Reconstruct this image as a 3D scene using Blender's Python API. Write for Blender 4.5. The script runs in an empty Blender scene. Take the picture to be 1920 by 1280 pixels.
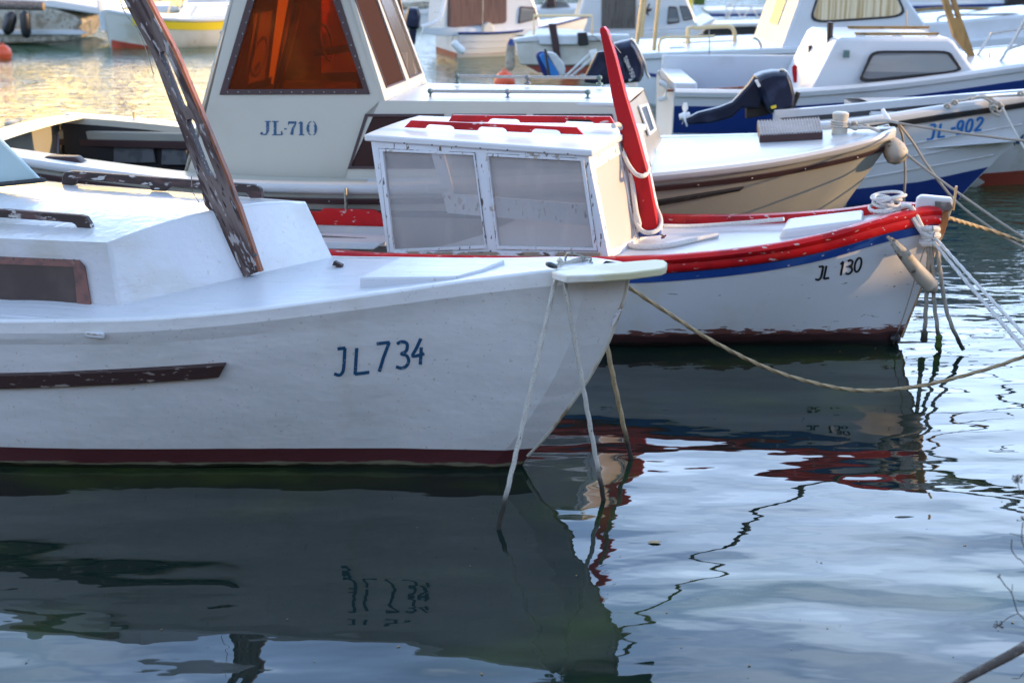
import bpy, bmesh, math, random
from mathutils import Vector, Matrix, noise
from mathutils.bvhtree import BVHTree
rad = math.radians
random.seed(7)
SC = bpy.context.scene
COL = SC.collection
# ------------------------------------------------------------------ camera
TH, FP, HC = rad(16.5), 2667.0, 2.6
cd = bpy.data.cameras.new('camera'); cam = bpy.data.objects.new('camera', cd); COL.objects.link(cam)
cam.location = (0, 0, HC); cam.rotation_euler = (rad(90) - TH, 0, 0)
cd.sensor_width = 36; cd.lens = FP / 1920 * 36; cd.clip_start = 0.05; cd.clip_end = 2000
cd.dof.use_dof = True; cd.dof.focus_distance = 7.6; cd.dof.aperture_fstop = 2.6
SC.camera = cam
# ------------------------------------------------------------------ light
SUN_AZ, SUN_EL = rad(-2), rad(12)          # azimuth measured from +X towards +Y
w = bpy.data.worlds.new('World'); SC.world = w; w.use_nodes = True
nt = w.node_tree; N = nt.nodes; L = nt.links; N.clear()
out = N.new('ShaderNodeOutputWorld'); bg = N.new('ShaderNodeBackground'); bg.inputs[1].default_value = 0.12
sky = N.new('ShaderNodeTexSky'); sky.sky_type = 'NISHITA'; sky.sun_disc = False
sky.sun_elevation = SUN_EL; sky.sun_rotation = rad(90) - SUN_AZ; sky.dust_density = 1.5
tc = N.new('ShaderNodeTexCoord'); sep = N.new('ShaderNodeSeparateXYZ'); L.new(tc.outputs['Generated'], sep.inputs[0])
mp = N.new('ShaderNodeMapping'); mp.inputs['Scale'].default_value = (1.1, 1.1, 3.2); L.new(tc.outputs['Generated'], mp.inputs[0])
cn = N.new('ShaderNodeTexNoise'); cn.inputs['Scale'].default_value = 2.2; cn.inputs['Detail'].default_value = 5; cn.inputs['Roughness'].default_value = .55
L.new(mp.outputs[0], cn.inputs[0])
def mrange(nodes, links, sock, a, b, c=0., d=1., smooth=True):
    m = nodes.new('ShaderNodeMapRange'); m.inputs[1].default_value = a; m.inputs[2].default_value = b
    m.inputs[3].default_value = c; m.inputs[4].default_value = d
    if smooth: m.interpolation_type = 'SMOOTHSTEP'
    links.new(sock, m.inputs[0]); return m.outputs[0]
def mth(nodes, links, op, a, b=None):
    m = nodes.new('ShaderNodeMath'); m.operation = op
    for i, v in enumerate((a, b)):
        if v is None: continue
        if isinstance(v, (int, float)): m.inputs[i].default_value = v
        else: links.new(v, m.inputs[i])
    return m.outputs[0]
def mixc(nodes, links, f, a, b):
    m = nodes.new('ShaderNodeMix'); m.data_type = 'RGBA'
    for i, v in ((0, f), (6, a), (7, b)):
        if isinstance(v, (int, float)): m.inputs[i].default_value = v
        elif isinstance(v, tuple): m.inputs[i].default_value = (*v[:3], 1)
        else: links.new(v, m.inputs[i])
    return m.outputs[2]
cmask = mrange(N, L, cn.outputs[0], .38, .60, .05, 1)
# thin bright cloud that is brightest low in the sky ahead (+Y), duller overhead and behind
front = mrange(N, L, mth(N, L, 'ADD', mth(N, L, 'MULTIPLY', sep.outputs[1], .86), mth(N, L, 'MULTIPLY', sep.outputs[0], .5)), -.2, .9, .60, 1.06)
lowz = mrange(N, L, sep.outputs[2], .20, .85, 1, .24)
cs = mth(N, L, 'MULTIPLY', front, lowz)
ccol = mixc(N, L, cmask, (8.6, 14.4, 26.0), (25.0, 33.0, 45.5))
vm = N.new('ShaderNodeVectorMath'); vm.operation = 'SCALE'; L.new(ccol, vm.inputs[0]); L.new(cs, vm.inputs['Scale'])
# warm glow added low in the left sky ahead to gild the far water
gx = mrange(N, L, sep.outputs[0], -.02, -.30); gy = mrange(N, L, sep.outputs[1], .3, .7)
gz = mrange(N, L, sep.outputs[2], .34, .14)
glow = mth(N, L, 'MULTIPLY', mth(N, L, 'MULTIPLY', gx, gy), gz)
gc = mixc(N, L, glow, vm.outputs[0], (104.0, 64.0, 11.0))
blend = mixc(N, L, .90, sky.outputs[0], gc)
L.new(blend, bg.inputs[0]); L.new(bg.outputs[0], out.inputs[0])
sd = bpy.data.lights.new('sun', 'SUN'); sd.energy = 5.0; sd.angle = rad(.6); sd.color = (1, .62, .28)
so = bpy.data.objects.new('sun', sd); COL.objects.link(so)
sv = Vector((math.cos(SUN_EL) * math.cos(SUN_AZ), math.cos(SUN_EL) * math.sin(SUN_AZ), math.sin(SUN_EL)))
so.rotation_euler = sv.to_track_quat('Z', 'Y').to_euler(); so.location = sv * 40
SC.view_settings.view_transform = 'Standard'; SC.view_settings.look = 'None'
SC.view_settings.exposure = 0.38; SC.view_settings.gamma = 1
SC.render.engine = 'CYCLES'
try:
    SC.cycles.use_denoising = True; SC.cycles.max_bounces = 8; SC.cycles.transparent_max_bounces = 16
    SC.cycles.caustics_reflective = False; SC.cycles.caustics_refractive = False; SC.cycles.sample_clamp_indirect = 6
except Exception: pass
# ------------------------------------------------------------------ measuring: the camera's rays met with planes of the place
FW = Vector((0, math.cos(TH), -math.sin(TH))); UP = Vector((0, math.sin(TH), math.cos(TH))); RT = Vector((1, 0, 0))
CP = Vector((0, 0, HC))
def ray(px, py): return FW + RT * ((px - 960) / FP) + UP * ((640 - py) / FP)
def Z(px, py, z=0.):
    d = ray(px, py); return CP + d * ((z - HC) / d.z)
def at(px, py, Y):
    d = ray(px, py); return CP + d * (Y / d.y)
class Fr:
    def __init__(s, px, py, yaw, O=None):
        s.yaw = rad(yaw); s.O = Z(px, py) if O is None else Vector(O)
        s.a = Vector((math.cos(s.yaw), -math.sin(s.yaw), 0)); s.n = Vector((math.sin(s.yaw), math.cos(s.yaw), 0))
        s.c = s.l(CP)
    def l(s, P): d = P - s.O; return Vector((d.dot(s.a), d.dot(s.n), d.z))
    def w(s, v): return s.O + s.a * v[0] + s.n * v[1] + Vector((0, 0, v[2]))
    def r(s, px, py): d = ray(px, py); return Vector((d.dot(s.a), d.dot(s.n), d.z))
    def b(s, px, py, b): d = s.r(px, py); return s.c + d * ((b - s.c.y) / d.y)
    def z(s, px, py, z): d = s.r(px, py); return s.c + d * ((z - s.c.z) / d.z)
    def s_(s, px, py, x): d = s.r(px, py); return s.c + d * ((x - s.c.x) / d.x)
    def pl(s, px, py, p, n): d = s.r(px, py); return s.c + d * ((p - s.c).dot(n) / d.dot(n))
    def hit(s, bvh, px, py, fallback=None):
        d = s.r(px, py).normalized(); h = bvh.ray_cast(s.c, d)
        if h[0] is None: return fallback
        n = h[1]
        if n.dot(d) > 0: n = -n
        return h[0], n
def pln(p, q, r):
    n = (q - p).cross(r - p).normalized(); return p, n
def interp(t, x):
    if x <= t[0][0]: return t[0][1]
    for (a, b), (c, d) in zip(t, t[1:]):
        if x <= c:
            return b + (d - b) * (x - a) / (c - a)
    return t[-1][1]
def smooth_tab(t, n=40):   # catmull-rom through a table
    xs = [p[0] for p in t]; o = []
    for i in range(n + 1):
        x = xs[0] + (xs[-1] - xs[0]) * i / n
        k = max(j for j in range(len(t) - 1) if xs[j] <= x + 1e-9)
        p1, p2 = t[k], t[k + 1]; p0 = t[k - 1] if k else (2 * p1[0] - p2[0], 2 * p1[1] - p2[1])
        p3 = t[k + 2] if k + 2 < len(t) else (2 * p2[0] - p1[0], 2 * p2[1] - p1[1])
        h = p2[0] - p1[0]; u = (x - p1[0]) / h
        m1 = (p2[1] - p0[1]) / (p2[0] - p0[0]) * h; m2 = (p3[1] - p1[1]) / (p3[0] - p1[0]) * h
        o.append((x, (2*u**3-3*u*u+1)*p1[1] + (u**3-2*u*u+u)*m1 + (-2*u**3+3*u*u)*p2[1] + (u**3-u*u)*m2))
    return o
def spline(P, sub=8):
    P = [Vector(p) for p in P]
    if len(P) < 3: return [P[0].lerp(P[-1], i / sub) for i in range(sub + 1)]
    Q = [2 * P[0] - P[1]] + P + [2 * P[-1] - P[-2]]; o = []
    for i in range(1, len(Q) - 2):
        for k in range(sub):
            t = k / sub
            o.append(.5 * (2 * Q[i] + (Q[i+1] - Q[i-1]) * t + (2*Q[i-1] - 5*Q[i] + 4*Q[i+1] - Q[i+2]) * t*t + (3*Q[i] - Q[i-1] - 3*Q[i+1] + Q[i+2]) * t**3))
    o.append(P[-1]); return o
# ------------------------------------------------------------------ mesh builder
class MB:
    def __init__(s): s.v = []; s.f = []
    def add(s, V, F):
        o = len(s.v); s.v += [Vector(x) for x in V]; s.f += [tuple(i + o for i in f) for f in F]; return s
    def box(s, c, d, M=None):
        V = [Vector((x * d[0] / 2, y * d[1] / 2, z * d[2] / 2)) for x in (-1, 1) for y in (-1, 1) for z in (-1, 1)]
        if M: V = [M @ v for v in V]
        V = [v + Vector(c) for v in V]
        return s.add(V, [(0, 1, 3, 2), (4, 6, 7, 5), (0, 4, 5, 1), (2, 3, 7, 6), (0, 2, 6, 4), (1, 5, 7, 3)])
    def prism(s, P, off):
        n = len(P); off = Vector(off); P = [Vector(p) for p in P]
        s.add(P + [p + off for p in P], [tuple(range(n)), tuple(range(2 * n - 1, n - 1, -1))] + [(i, i + n, (i + 1) % n + n, (i + 1) % n) for i in range(n)]); return s
    def hexa(s, A, B):     # two rings of equal length joined, both capped
        n = len(A); s.add(list(A) + list(B), [tuple(range(n)), tuple(range(2 * n - 1, n - 1, -1))] + [(i, i + n, (i + 1) % n + n, (i + 1) % n) for i in range(n)]); return s
    def ring(s, O, I, off):   # flat frame between outer and inner loops, with thickness
        n = len(O); off = Vector(off); V = list(O) + list(I) + [p + off for p in O] + [p + off for p in I]; F = []
        for i in range(n):
            j = (i + 1) % n
            F += [(i, j, n + j, n + i), (2*n + i, 3*n + i, 3*n + j, 2*n + j), (i, 2*n + i, 2*n + j, j), (n + i, n + j, 3*n + j, 3*n + i)]
        return s.add(V, F)
    def loft(s, R, close=False, cap=False):
        n = len(R[0]); V = [p for r in R for p in r]; F = []
        m = n if close else n - 1
        for i in range(len(R) - 1):
            for j in range(m):
                k = (j + 1) % n; F.append((i * n + j, i * n + k, (i + 1) * n + k, (i + 1) * n + j))
        if cap: F += [tuple(range(n)), tuple(range(len(R) * n - 1, (len(R) - 1) * n - 1, -1))]
        return s.add(V, F)
    def tube(s, P, r, seg=8, sub=8, sm=True, rr=None, cap=True, twist=0):
        P = spline(P, sub) if sm else [Vector(p) for p in P]
        R = []; up = Vector((0, 0, 1)); prev = None
        for i, p in enumerate(P):
            t = (P[min(i + 1, len(P) - 1)] - P[max(i - 1, 0)])
            t = t.normalized() if t.length > 1e-9 else Vector((1, 0, 0))
            if prev is None:
                a = up if abs(t.z) < .9 else Vector((1, 0, 0)); x = a.cross(t).normalized()
            else: x = (prev - t * prev.dot(t)); x = x.normalized() if x.length > 1e-6 else prev
            prev = x; y = t.cross(x)
            q = r if rr is None else r * rr(i / max(1, len(P) - 1))
            if i: ln += (p - P[i-1]).length
            else: ln = 0.
            R.append([p + (x * math.cos(2*math.pi*k/seg) + y * math.sin(2*math.pi*k/seg)) * (q if not twist else q * (.92 + .16 * math.cos(6*math.pi*k/seg - ln * twist))) for k in range(seg)])
        return s.loft(R, True, cap)
    def lathe(s, prof, c, ax=(0, 0, 1), seg=20):
        ax = Vector(ax).normalized(); a = Vector((1, 0, 0)) if abs(ax.x) < .9 else Vector((0, 1, 0)); x = a.cross(ax).normalized(); y = ax.cross(x); c = Vector(c)
        R = [[c + ax * h + (x * math.cos(2*math.pi*k/seg) + y * math.sin(2*math.pi*k/seg)) * max(r, .0005) for k in range(seg)] for r, h in prof]
        return s.loft(R, True, True)
    def torus(s, c, R, r, ax=(0, 0, 1), seg=20, a0=0, a1=360):
        ax = Vector(ax).normalized(); a = Vector((1, 0, 0)) if abs(ax.x) < .9 else Vector((0, 1, 0)); x = a.cross(ax).normalized(); y = ax.cross(x); c = Vector(c)
        P = [c + (x * math.cos(rad(a0 + (a1 - a0) * i / seg)) + y * math.sin(rad(a0 + (a1 - a0) * i / seg))) * R for i in range(seg + 1)]
        return s.tube(P, r, sm=False)
    def slab(s, R, th):
        n = len(R[0]); T = [p for r in R for p in r]; Bt = [p - Vector((0, 0, th)) for p in T]; m = len(T); F = []
        for i in range(len(R) - 1):
            for j in range(n - 1):
                a, b, c, d = i*n+j, i*n+j+1, (i+1)*n+j+1, (i+1)*n+j; F += [(a, b, c, d), (a+m, d+m, c+m, b+m)]
        E = [(j, j+1) for j in range(n-1)] + [(i*n+n-1, (i+1)*n+n-1) for i in range(len(R)-1)] + [((len(R)-1)*n+j+1, (len(R)-1)*n+j) for j in range(n-1)] + [((i+1)*n, i*n) for i in range(len(R)-1)]
        F += [(a, a+m, b+m, b) for a, b in E]
        return s.add(T + Bt, F)
    def build(s, name, mat, parent=None, smooth=40, bevel=0, seg=2, loc=None, solid=0):
        me = bpy.data.meshes.new(name)
        V = s.v
        if loc is not None: V = [v - Vector(loc) for v in V]
        me.from_pydata(V, [], s.f); me.validate()
        bm = bmesh.new(); bm.from_mesh(me)
        bmesh.ops.remove_doubles(bm, verts=bm.verts, dist=1e-5); bmesh.ops.delete(bm, geom=[v for v in bm.verts if not v.link_faces], context='VERTS'); bmesh.ops.recalc_face_normals(bm, faces=bm.faces)
        bm.to_mesh(me); bm.free()
        if smooth:
            for p in me.polygons: p.use_smooth = True
            me.set_sharp_from_angle(angle=rad(smooth))
        me.materials.append(mat)
        o = bpy.data.objects.new(name, me); COL.objects.link(o)
        if parent: o.parent = parent
        if loc is not None: o.location = loc
        if solid:
            m = o.modifiers.new('solid', 'SOLIDIFY'); m.thickness = solid; m.offset = -1
        if bevel:
            m = o.modifiers.new('bevel', 'BEVEL'); m.width = bevel; m.segments = seg; m.limit_method = 'ANGLE'; m.angle_limit = rad(35); m.harden_normals = False
        return o
    def bvh(s): return BVHTree.FromPolygons([tuple(v) for v in s.v], s.f)
def tag(o, label=None, cat=None, group=None, kind=None):
    if label: o['label'] = label
    if cat: o['category'] = cat
    if group: o['group'] = group
    if kind: o['kind'] = kind
    return o
def thing(name, fr, label, cat, group=None):
    o = bpy.data.objects.new(name, None); COL.objects.link(o); o.location = fr.O; o.rotation_euler = (0, 0, -fr.yaw)
    o.empty_display_size = .2
    return tag(o, label, cat, group)
# ------------------------------------------------------------------ materials
def mat(name, col, rough=.5, metal=0., layers=(), zl=(), bump=(), spec=.5, coat=0., alpha=None, tint=None, rot=None):
    m = bpy.data.materials.new(name); m.use_nodes = True; t = m.node_tree; n = t.nodes; l = t.links; n.clear()
    o = n.new('ShaderNodeOutputMaterial'); p = n.new('ShaderNodeBsdfPrincipled')
    p.inputs['Roughness'].default_value = rough; p.inputs['Metallic'].default_value = metal
    p.inputs['Specular IOR Level'].default_value = spec
    if spec == 0: p.inputs['IOR'].default_value = 1.03
    p.inputs['Coat Weight'].default_value = coat
    tcn = n.new('ShaderNodeTexCoord'); oc = tcn.outputs['Object']
    def nz(scale, st=(1, 1, 1), det=4, off=0):
        mp = n.new('ShaderNodeMapping'); mp.inputs['Scale'].default_value = st; mp.inputs['Location'].default_value = (off, off * .7, off * 1.3)
        if rot: mp.vector_type = 'TEXTURE'; mp.inputs['Scale'].default_value = tuple(1 / q for q in st); mp.inputs['Rotation'].default_value = rot
        l.new(oc, mp.inputs[0]); x = n.new('ShaderNodeTexNoise'); x.inputs['Scale'].default_value = scale; x.inputs['Detail'].default_value = det
        l.new(mp.outputs[0], x.inputs[0]); return x.outputs[0]
    c = tuple(col); rs = rough
    for i, a in enumerate(layers):
        color, scale, lo, hi = a[:4]; st = a[4] if len(a) > 4 else (1, 1, 1)
        f = mrange(n, l, nz(scale, st, 5, i * 3.7 + 1), lo, hi)
        if len(a) > 5: f = mth(n, l, 'MULTIPLY', f, a[5])
        c = mixc(n, l, f, c, tuple(color))
    if zl:
        sp = n.new('ShaderNodeSeparateXYZ'); l.new(oc, sp.inputs[0])
        for i, (zz, color, jit, soft, *fq) in enumerate(zl):
            j = mth(n, l, 'ADD', sp.outputs[2], mth(n, l, 'MULTIPLY', mth(n, l, 'SUBTRACT', nz(fq[0] if fq else 7, (1, 1, 3) if not fq else (.5, .5, 3), 6, 11 + i * 5), .5), jit))
            f = mrange(n, l, j, zz + soft, zz - soft)
            c = mixc(n, l, f, c, tuple(color))
    if isinstance(c, tuple): p.inputs['Base Color'].default_value = (*c, 1)
    else: l.new(c, p.inputs['Base Color'])
    if bump:
        h = None
        for i, (scale, st, amp) in enumerate(bump):
            k = mth(n, l, 'MULTIPLY', nz(scale, st, 3, 20 + i), amp); h = k if h is None else mth(n, l, 'ADD', h, k)
        b = n.new('ShaderNodeBump'); b.inputs['Distance'].default_value = 1; b.inputs['Strength'].default_value = 1
        l.new(h, b.inputs['Height']); l.new(b.outputs[0], p.inputs['Normal'])
    s = p.outputs[0]
    if alpha is not None:
        tr = n.new('ShaderNodeBsdfTransparent'); tr.inputs[0].default_value = (*(tint or (1, 1, 1)), 1)
        mx = n.new('ShaderNodeMixShader'); mx.inputs[0].default_value = alpha
        l.new(tr.outputs[0], mx.inputs[1]); l.new(s, mx.inputs[2]); s = mx.outputs[0]
    l.new(s, o.inputs[0]); return m
DK = (.035, .018, .016)
M = {}
M['whiteA'] = mat('thick_white_boat_paint', (.69, .70, .72), .36, layers=[((.63, .65, .66), 2.2, .45, .75), ((.55, .54, .46), 5, .56, .76, (1, 1, .22), .40), ((.60, .61, .58), 1.3, .48, .70, (1, 1, 2.5), .35), ((.34, .33, .28), 60, .655, .69, (1, 1, 1), .5), ((.72, .74, .76), 9, .5, .7, (1, 1, 3), .5)],
    zl=[(.112, (.085, .022, .026), .004, .002), (.034, (.16, .15, .10), .05, .005, 15), (.022, (.012, .014, .006), .05, .006, 13)],
    bump=[(3.2, (1, 1, 1.6), .012), (13, (.6, 1, 2.2), .0016), (45, (1, 1, 1), .0003)])
M['deckA'] = mat('glossy_white_deck_paint', (.60, .62, .66), .30, layers=[((.53, .54, .54), 4, .55, .8, (1, 3, 1)), ((.36, .35, .31), 34, .67, .70, (1, 1, 1), .6)],
    bump=[(10, (.15, 3.5, 1), .0065), (2.0, (1, 1, 1), .006), (60, (1, 1, 1), .0003)])
M['cabA'] = mat('brushed_white_cabin_paint', (.61, .63, .67), .17, layers=[((.55, .55, .53), 3, .45, .7), ((.45, .43, .38), 40, .67, .70, (1, 1, 1), .5)], bump=[(3, (1, 1, 1), .010), (22, (1, 1, 1.6), .0030), (70, (1, 1, 1), .0005)])
M['peelwood'] = mat('weathered_peeling_brown_wood', (.06, .032, .030), .8, rot=(0, rad(-26), 0), layers=[((.20, .155, .14), 12, .30, .64, (1, 1, .2)), ((.055, .03, .028), 34, .50, .60, (1, 1, .10)), ((.40, .37, .36), 40, .57, .63, (1, 1, .3)), ((.62, .60, .60), 40, .70, .76, (1, 1, .4)), ((.02, .012, .012), 60, .64, .7, (1, 1, .15))],
    bump=[(40, (1, 1, .15), .002), (15, (1, 1, .3), .002)])
M['brownwood'] = mat('reddish_brown_varnish_sunlit_tone', (.26, .085, .035), .5, layers=[((.10, .035, .02), 30, .45, .65, (1, 1, .15))], bump=[(40, (1, 1, .15), .001)])  # tone raised towards orange for the sunlit mast edge
M['rail_brown'] = mat('dark_brown_flaking_rail_paint', DK, .55, layers=[((.5, .48, .46), 38, .59, .64, (.35, 1, 1)), ((.10, .05, .045), 16, .5, .7, (.3, 1, 1))], bump=[(40, (.3, 1, 1), .0015)])
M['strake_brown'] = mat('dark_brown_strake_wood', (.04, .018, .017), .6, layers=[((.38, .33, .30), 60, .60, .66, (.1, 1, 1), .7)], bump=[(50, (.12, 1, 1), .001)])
M['copper'] = mat('coppery_brown_window_frame', (.20, .085, .07), .5, layers=[((.10, .05, .05), 14, .45, .7), ((.28, .14, .12), 30, .6, .75)], bump=[(30, (1, 1, 1), .0006)])
M['darkpane'] = mat('dull_brown_window_pane', (.055, .046, .05), .18, layers=[((.085, .07, .07), 5, .4, .7)])
M['seam'] = mat('open_paint_seam', (.22, .19, .17), .8, layers=[((.05, .04, .035), 20, .46, .56), ((.6, .6, .62), 14, .52, .58)])
M['turq'] = mat('pale_turquoise_screen', (.42, .56, .58), .35, layers=[((.5, .62, .64), 2, .4, .7)])
M['blacktrim'] = mat('black_rubber_trim', (.02, .02, .022), .6, layers=[((.07, .06, .06), 30, .6, .7)])
M['blue_letter'] = mat('worn_navy_letter_paint', (.012, .075, .17), .5, layers=[((.35, .4, .45), 90, .64, .68)])
M['black_letter'] = mat('black_letter_paint', (.012, .012, .018), .5)
M['ltblue_letter'] = mat('bright_blue_letter_paint', (.02, .16, .48), .45)
M['plank_yel'] = mat('yellowed_prow_board_paint', (.70, .70, .68), .5, layers=[((.56, .53, .34), 4, .30, .50, (1, 2, 1)), ((.32, .30, .20), 45, .70, .75, (.4, 1, 1))], bump=[(18, (.3, 1, 1), .0016), (50, (1, 1, 1), .0005)])
M['metal'] = mat('tarnished_metal', (.30, .30, .27), .4, .8, layers=[((.12, .10, .07), 40, .5, .65)])
M['dkmetal'] = mat('dark_oxidised_metal', (.10, .12, .13), .45, .6)
def ropemat(name, c, fl, wet=.14):
    return mat(name, c, .85, layers=[(tuple(x * .55 for x in c), 230, .52, .62, (1, 1, 1), .7), (fl, 110, .66, .69)], zl=[(wet, (.028, .024, .018), .10, .05)] if wet else (), bump=[(260, (1, 1, 1), .003)])
M['rope'] = ropemat('flecked_white_rope', (.52, .50, .45), (.02, .03, .09))
M['rope_gold'] = ropemat('tan_rope', (.40, .30, .17), (.05, .03, .02))
M['rope_grey'] = ropemat('grimy_grey_rope', (.36, .33, .28), (.05, .04, .04))
M['rope_white'] = ropemat('clean_white_rope', (.66, .65, .62), (.35, .35, .35), None)
# boat B
M['whiteB'] = mat('scuffed_white_hull_paint', (.64, .66, .69), .35, layers=[((.58, .57, .52), 2.5, .48, .75), ((.10, .10, .10), 22, .685, .70, (.35, 1, 1.6), .8), ((.40, .36, .28), 6, .68, .8, (1, 1, .3), .5)],
    zl=[(.112, (.15, .06, .05), .16, .003, 17), (.085, (.045, .018, .018), .07, .008, 14), (.035, (.010, .009, .007), .06, .015)], bump=[(3, (1, 1, 1.5), .005), (30, (1, 1, 1), .0006)])
M['redB'] = mat('chipped_red_gloss_paint', (.52, .008, .012), .32, spec=.35, layers=[((.30, .004, .01), 4, .45, .7), ((.62, .50, .48), 42, .645, .67, (.35, 1, 1), .9), ((.62, .05, .02), 9, .55, .75, (.4, 1, 1), .5)], bump=[(25, (.4, 1, 1), .0012), (6, (.5, 1, 1), .003)])
M['redmast'] = mat('red_mast_paint', (.42, .004, .010), .42, spec=.3, layers=[((.34, .005, .012), 5, .45, .7), ((.6, .45, .45), 38, .70, .73, (1, 1, .5), .8), ((.20, .003, .008), 12, .52, .75, (1, 1, .3), .7)], bump=[(20, (1, 1, .3), .001)])
M['blueB'] = mat('blue_band_paint', (.012, .055, .26), .4, layers=[((.4, .42, .5), 50, .67, .69, (.4, 1, 1)), ((.02, .08, .30), 6, .45, .7)])
M['cabB'] = mat('cracked_white_window_frame_paint', (.64, .66, .70), .45, layers=[((.60, .59, .58), 5, .5, .75), ((.12, .08, .06), 46, .63, .65, (1, 1, .3)), ((.36, .29, .22), 11, .655, .67, (1, 1, 1), .8)], bump=[(30, (1, 1, .5), .002), (8, (1, 1, 1), .003)])
M['roofB'] = mat('smooth_white_roof_paint', (.64, .65, .67), .35, layers=[((.70, .68, .62), 6, .58, .8)], bump=[(5, (1, 1, 1), .002)])
M['peel_sill'] = mat('bare_wood_sill', (.30, .24, .18), .8, layers=[((.68, .68, .72), 14, .47, .52, (.5, 1, 1)), ((.10, .07, .05), 30, .6, .66, (.3, 1, 1))], bump=[(25, (.4, 1, 1), .003)])
M['pane'] = mat('milky_plastic_pane', (.55, .55, .55), .25, layers=[((.63, .62, .61), 5, .45, .75, (2, 2, .4))], alpha=.35, tint=(.96, .93, .92))
M['paneF'] = mat('warm_milky_front_pane', (.66, .60, .55), .30, layers=[((.7, .66, .6), 4, .45, .75)], alpha=.80, tint=(.95, .88, .82))
M['rust'] = mat('rust_streaked_stem', (.50, .42, .30), .6, layers=[((.32, .12, .035), 9, .42, .56, (2, 2, .5)), ((.12, .06, .03), 20, .6, .68, (1, 1, .3))])
M['rust_lt'] = mat('worn_stem_edge_paint', (.56, .54, .47), .6, layers=[((.30, .22, .13), 12, .5, .66, (1, 1, .5))])
M['fender_tan'] = mat('grimy_beige_fender', (.44, .40, .33), .6, layers=[((.27, .23, .17), 6, .42, .62), ((.12, .10, .08), 18, .60, .66)], bump=[(30, (1, 1, 1), .001)])
# boat D
M['creamD'] = mat('cream_grey_hull_paint', (.32, .325, .29), .28, layers=[((.37, .36, .30), 2, .45, .75), ((.36, .33, .26), 8, .68, .8, (1, 1, .3), .4)], bump=[(2.5, (1, 1, 1), .004), (30, (1, 1, 1), .0003)])
M['cabinD'] = mat('pale_cabin_paint', (.47, .455, .39), .4, layers=[((.43, .415, .35), 2, .45, .75)], bump=[(4, (1, 1, 1), .0015)])
M['whiteD'] = mat('white_cabin_top_gelcoat', (.55, .57, .59), .3, layers=[((.56, .57, .57), 3, .5, .75, (1, 3, 1))], bump=[(5, (.3, 2, 1), .0015)])
M['frameD'] = mat('dark_maroon_window_frame', (.045, .020, .022), .5)
M['orange'] = mat('amber_acrylic_pane', (.16, .035, .006), .12, alpha=.26, tint=(.88, .36, .09), layers=[((.34, .09, .012), 3, .5, .72)])
M['smoke'] = mat('smoky_brown_pane', (.07, .04, .036), .3, alpha=.72, tint=(.34, .20, .17), spec=0)
M['clearpane'] = mat('clear_greyish_pane', (.24, .22, .21), .12, alpha=.35, tint=(.8, .76, .72), spec=.25)
M['glass'] = mat('clear_glass', (.6, .6, .6), .05, alpha=.10, tint=(.97, .96, .94))
M['interior'] = mat('dim_cabin_interior', (.16, .10, .06), .7, layers=[((.30, .20, .12), 3, .5, .6)])
M['darkin'] = mat('dark_cockpit_interior', (.015, .015, .018), .6)
M['greypanel'] = mat('grey_locker_panel', (.13, .14, .15), .6, layers=[((.08, .09, .10), 8, .5, .6)])
M['slat'] = mat('slatted_weathered_teak', (.14, .11, .10), .7, layers=[((.25, .22, .2), 20, .5, .7)])
# shared
M['gel'] = mat('white_gelcoat', (.62, .64, .66), .25, layers=[((.54, .55, .55), 2.5, .5, .8)], bump=[(4, (1, 1, 1), .001)])
M['gelgrey'] = mat('greyish_weathered_gelcoat', (.60, .61, .62), .35, layers=[((.48, .46, .42), 4, .5, .75)])
M['navy'] = mat('navy_plastic', (.009, .014, .036), .35, spec=.3, layers=[((.03, .04, .08), 5, .5, .7)])
M['navyband'] = mat('royal_blue_hull_band', (.008, .03, .17), .3)
M['black'] = mat('black_plastic', (.015, .015, .018), .35)
M['white_pl'] = mat('white_plastic', (.8, .8, .8), .4)
M['silver'] = mat('polished_silver_trim', (.62, .55, .45), .25, .7)
M['steel'] = mat('stainless_tube', (.45, .42, .38), .25, .9)
M['goldsteel'] = mat('sunlit_brass_tube', (.70, .52, .28), .35, .6)
M['tan'] = mat('varnished_tan_wood', (.26, .16, .05), .55, layers=[((.16, .10, .03), 12, .5, .7, (1, 1, .3))])
M['brown_cloth'] = mat('brown_canvas_door', (.13, .075, .065), .7, layers=[((.085, .05, .045), 6, .45, .65, (6, 1, .4))])
M['grey_door'] = mat('grey_brown_planked_door', (.11, .10, .09), .7, layers=[((.06, .055, .05), 8, .5, .6, (5, 1, .3))])
M['redbottom'] = mat('red_antifouling', (.30, .055, .035), .5, layers=[((.16, .04, .03), 4, .5, .7)])
M['orangebuoy'] = mat('orange_plastic_buoy', (.80, .10, .03), .4, layers=[((.6, .08, .03), 5, .5, .7)])
M['curtain'] = mat('sunlit_cream_curtain_cloth', (.90, .76, .50), .7, layers=[((.55, .36, .14), 3, .40, .62, (9, 9, .15))])  # gold of sun through the cloth is put into this colour
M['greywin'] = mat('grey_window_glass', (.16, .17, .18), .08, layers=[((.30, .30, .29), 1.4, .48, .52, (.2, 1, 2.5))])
M['canvas_blue'] = mat('bright_blue_board', (.03, .22, .60), .4)
M['rusty'] = mat('rust_stained_hull_paint', (.62, .60, .54), .5, layers=[((.35, .16, .06), 3.5, .64, .72), ((.5, .46, .38), 2, .45, .7)])
M['yellow'] = mat('yellow_hull_stripe', (.80, .60, .04), .4)
M['stem_green'] = mat('dry_plant_stalk', (.10, .085, .075), .8)
M['bark'] = mat('grey_brown_stick_bark', (.09, .075, .065), .85, layers=[((.2, .18, .16), 30, .5, .7)], bump=[(60, (1, 1, 1), .002)])
M['teal'] = mat('verdigris_metal', (.10, .17, .17), .5, .3, layers=[((.18, .2, .24), 10, .5, .6)])
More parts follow.
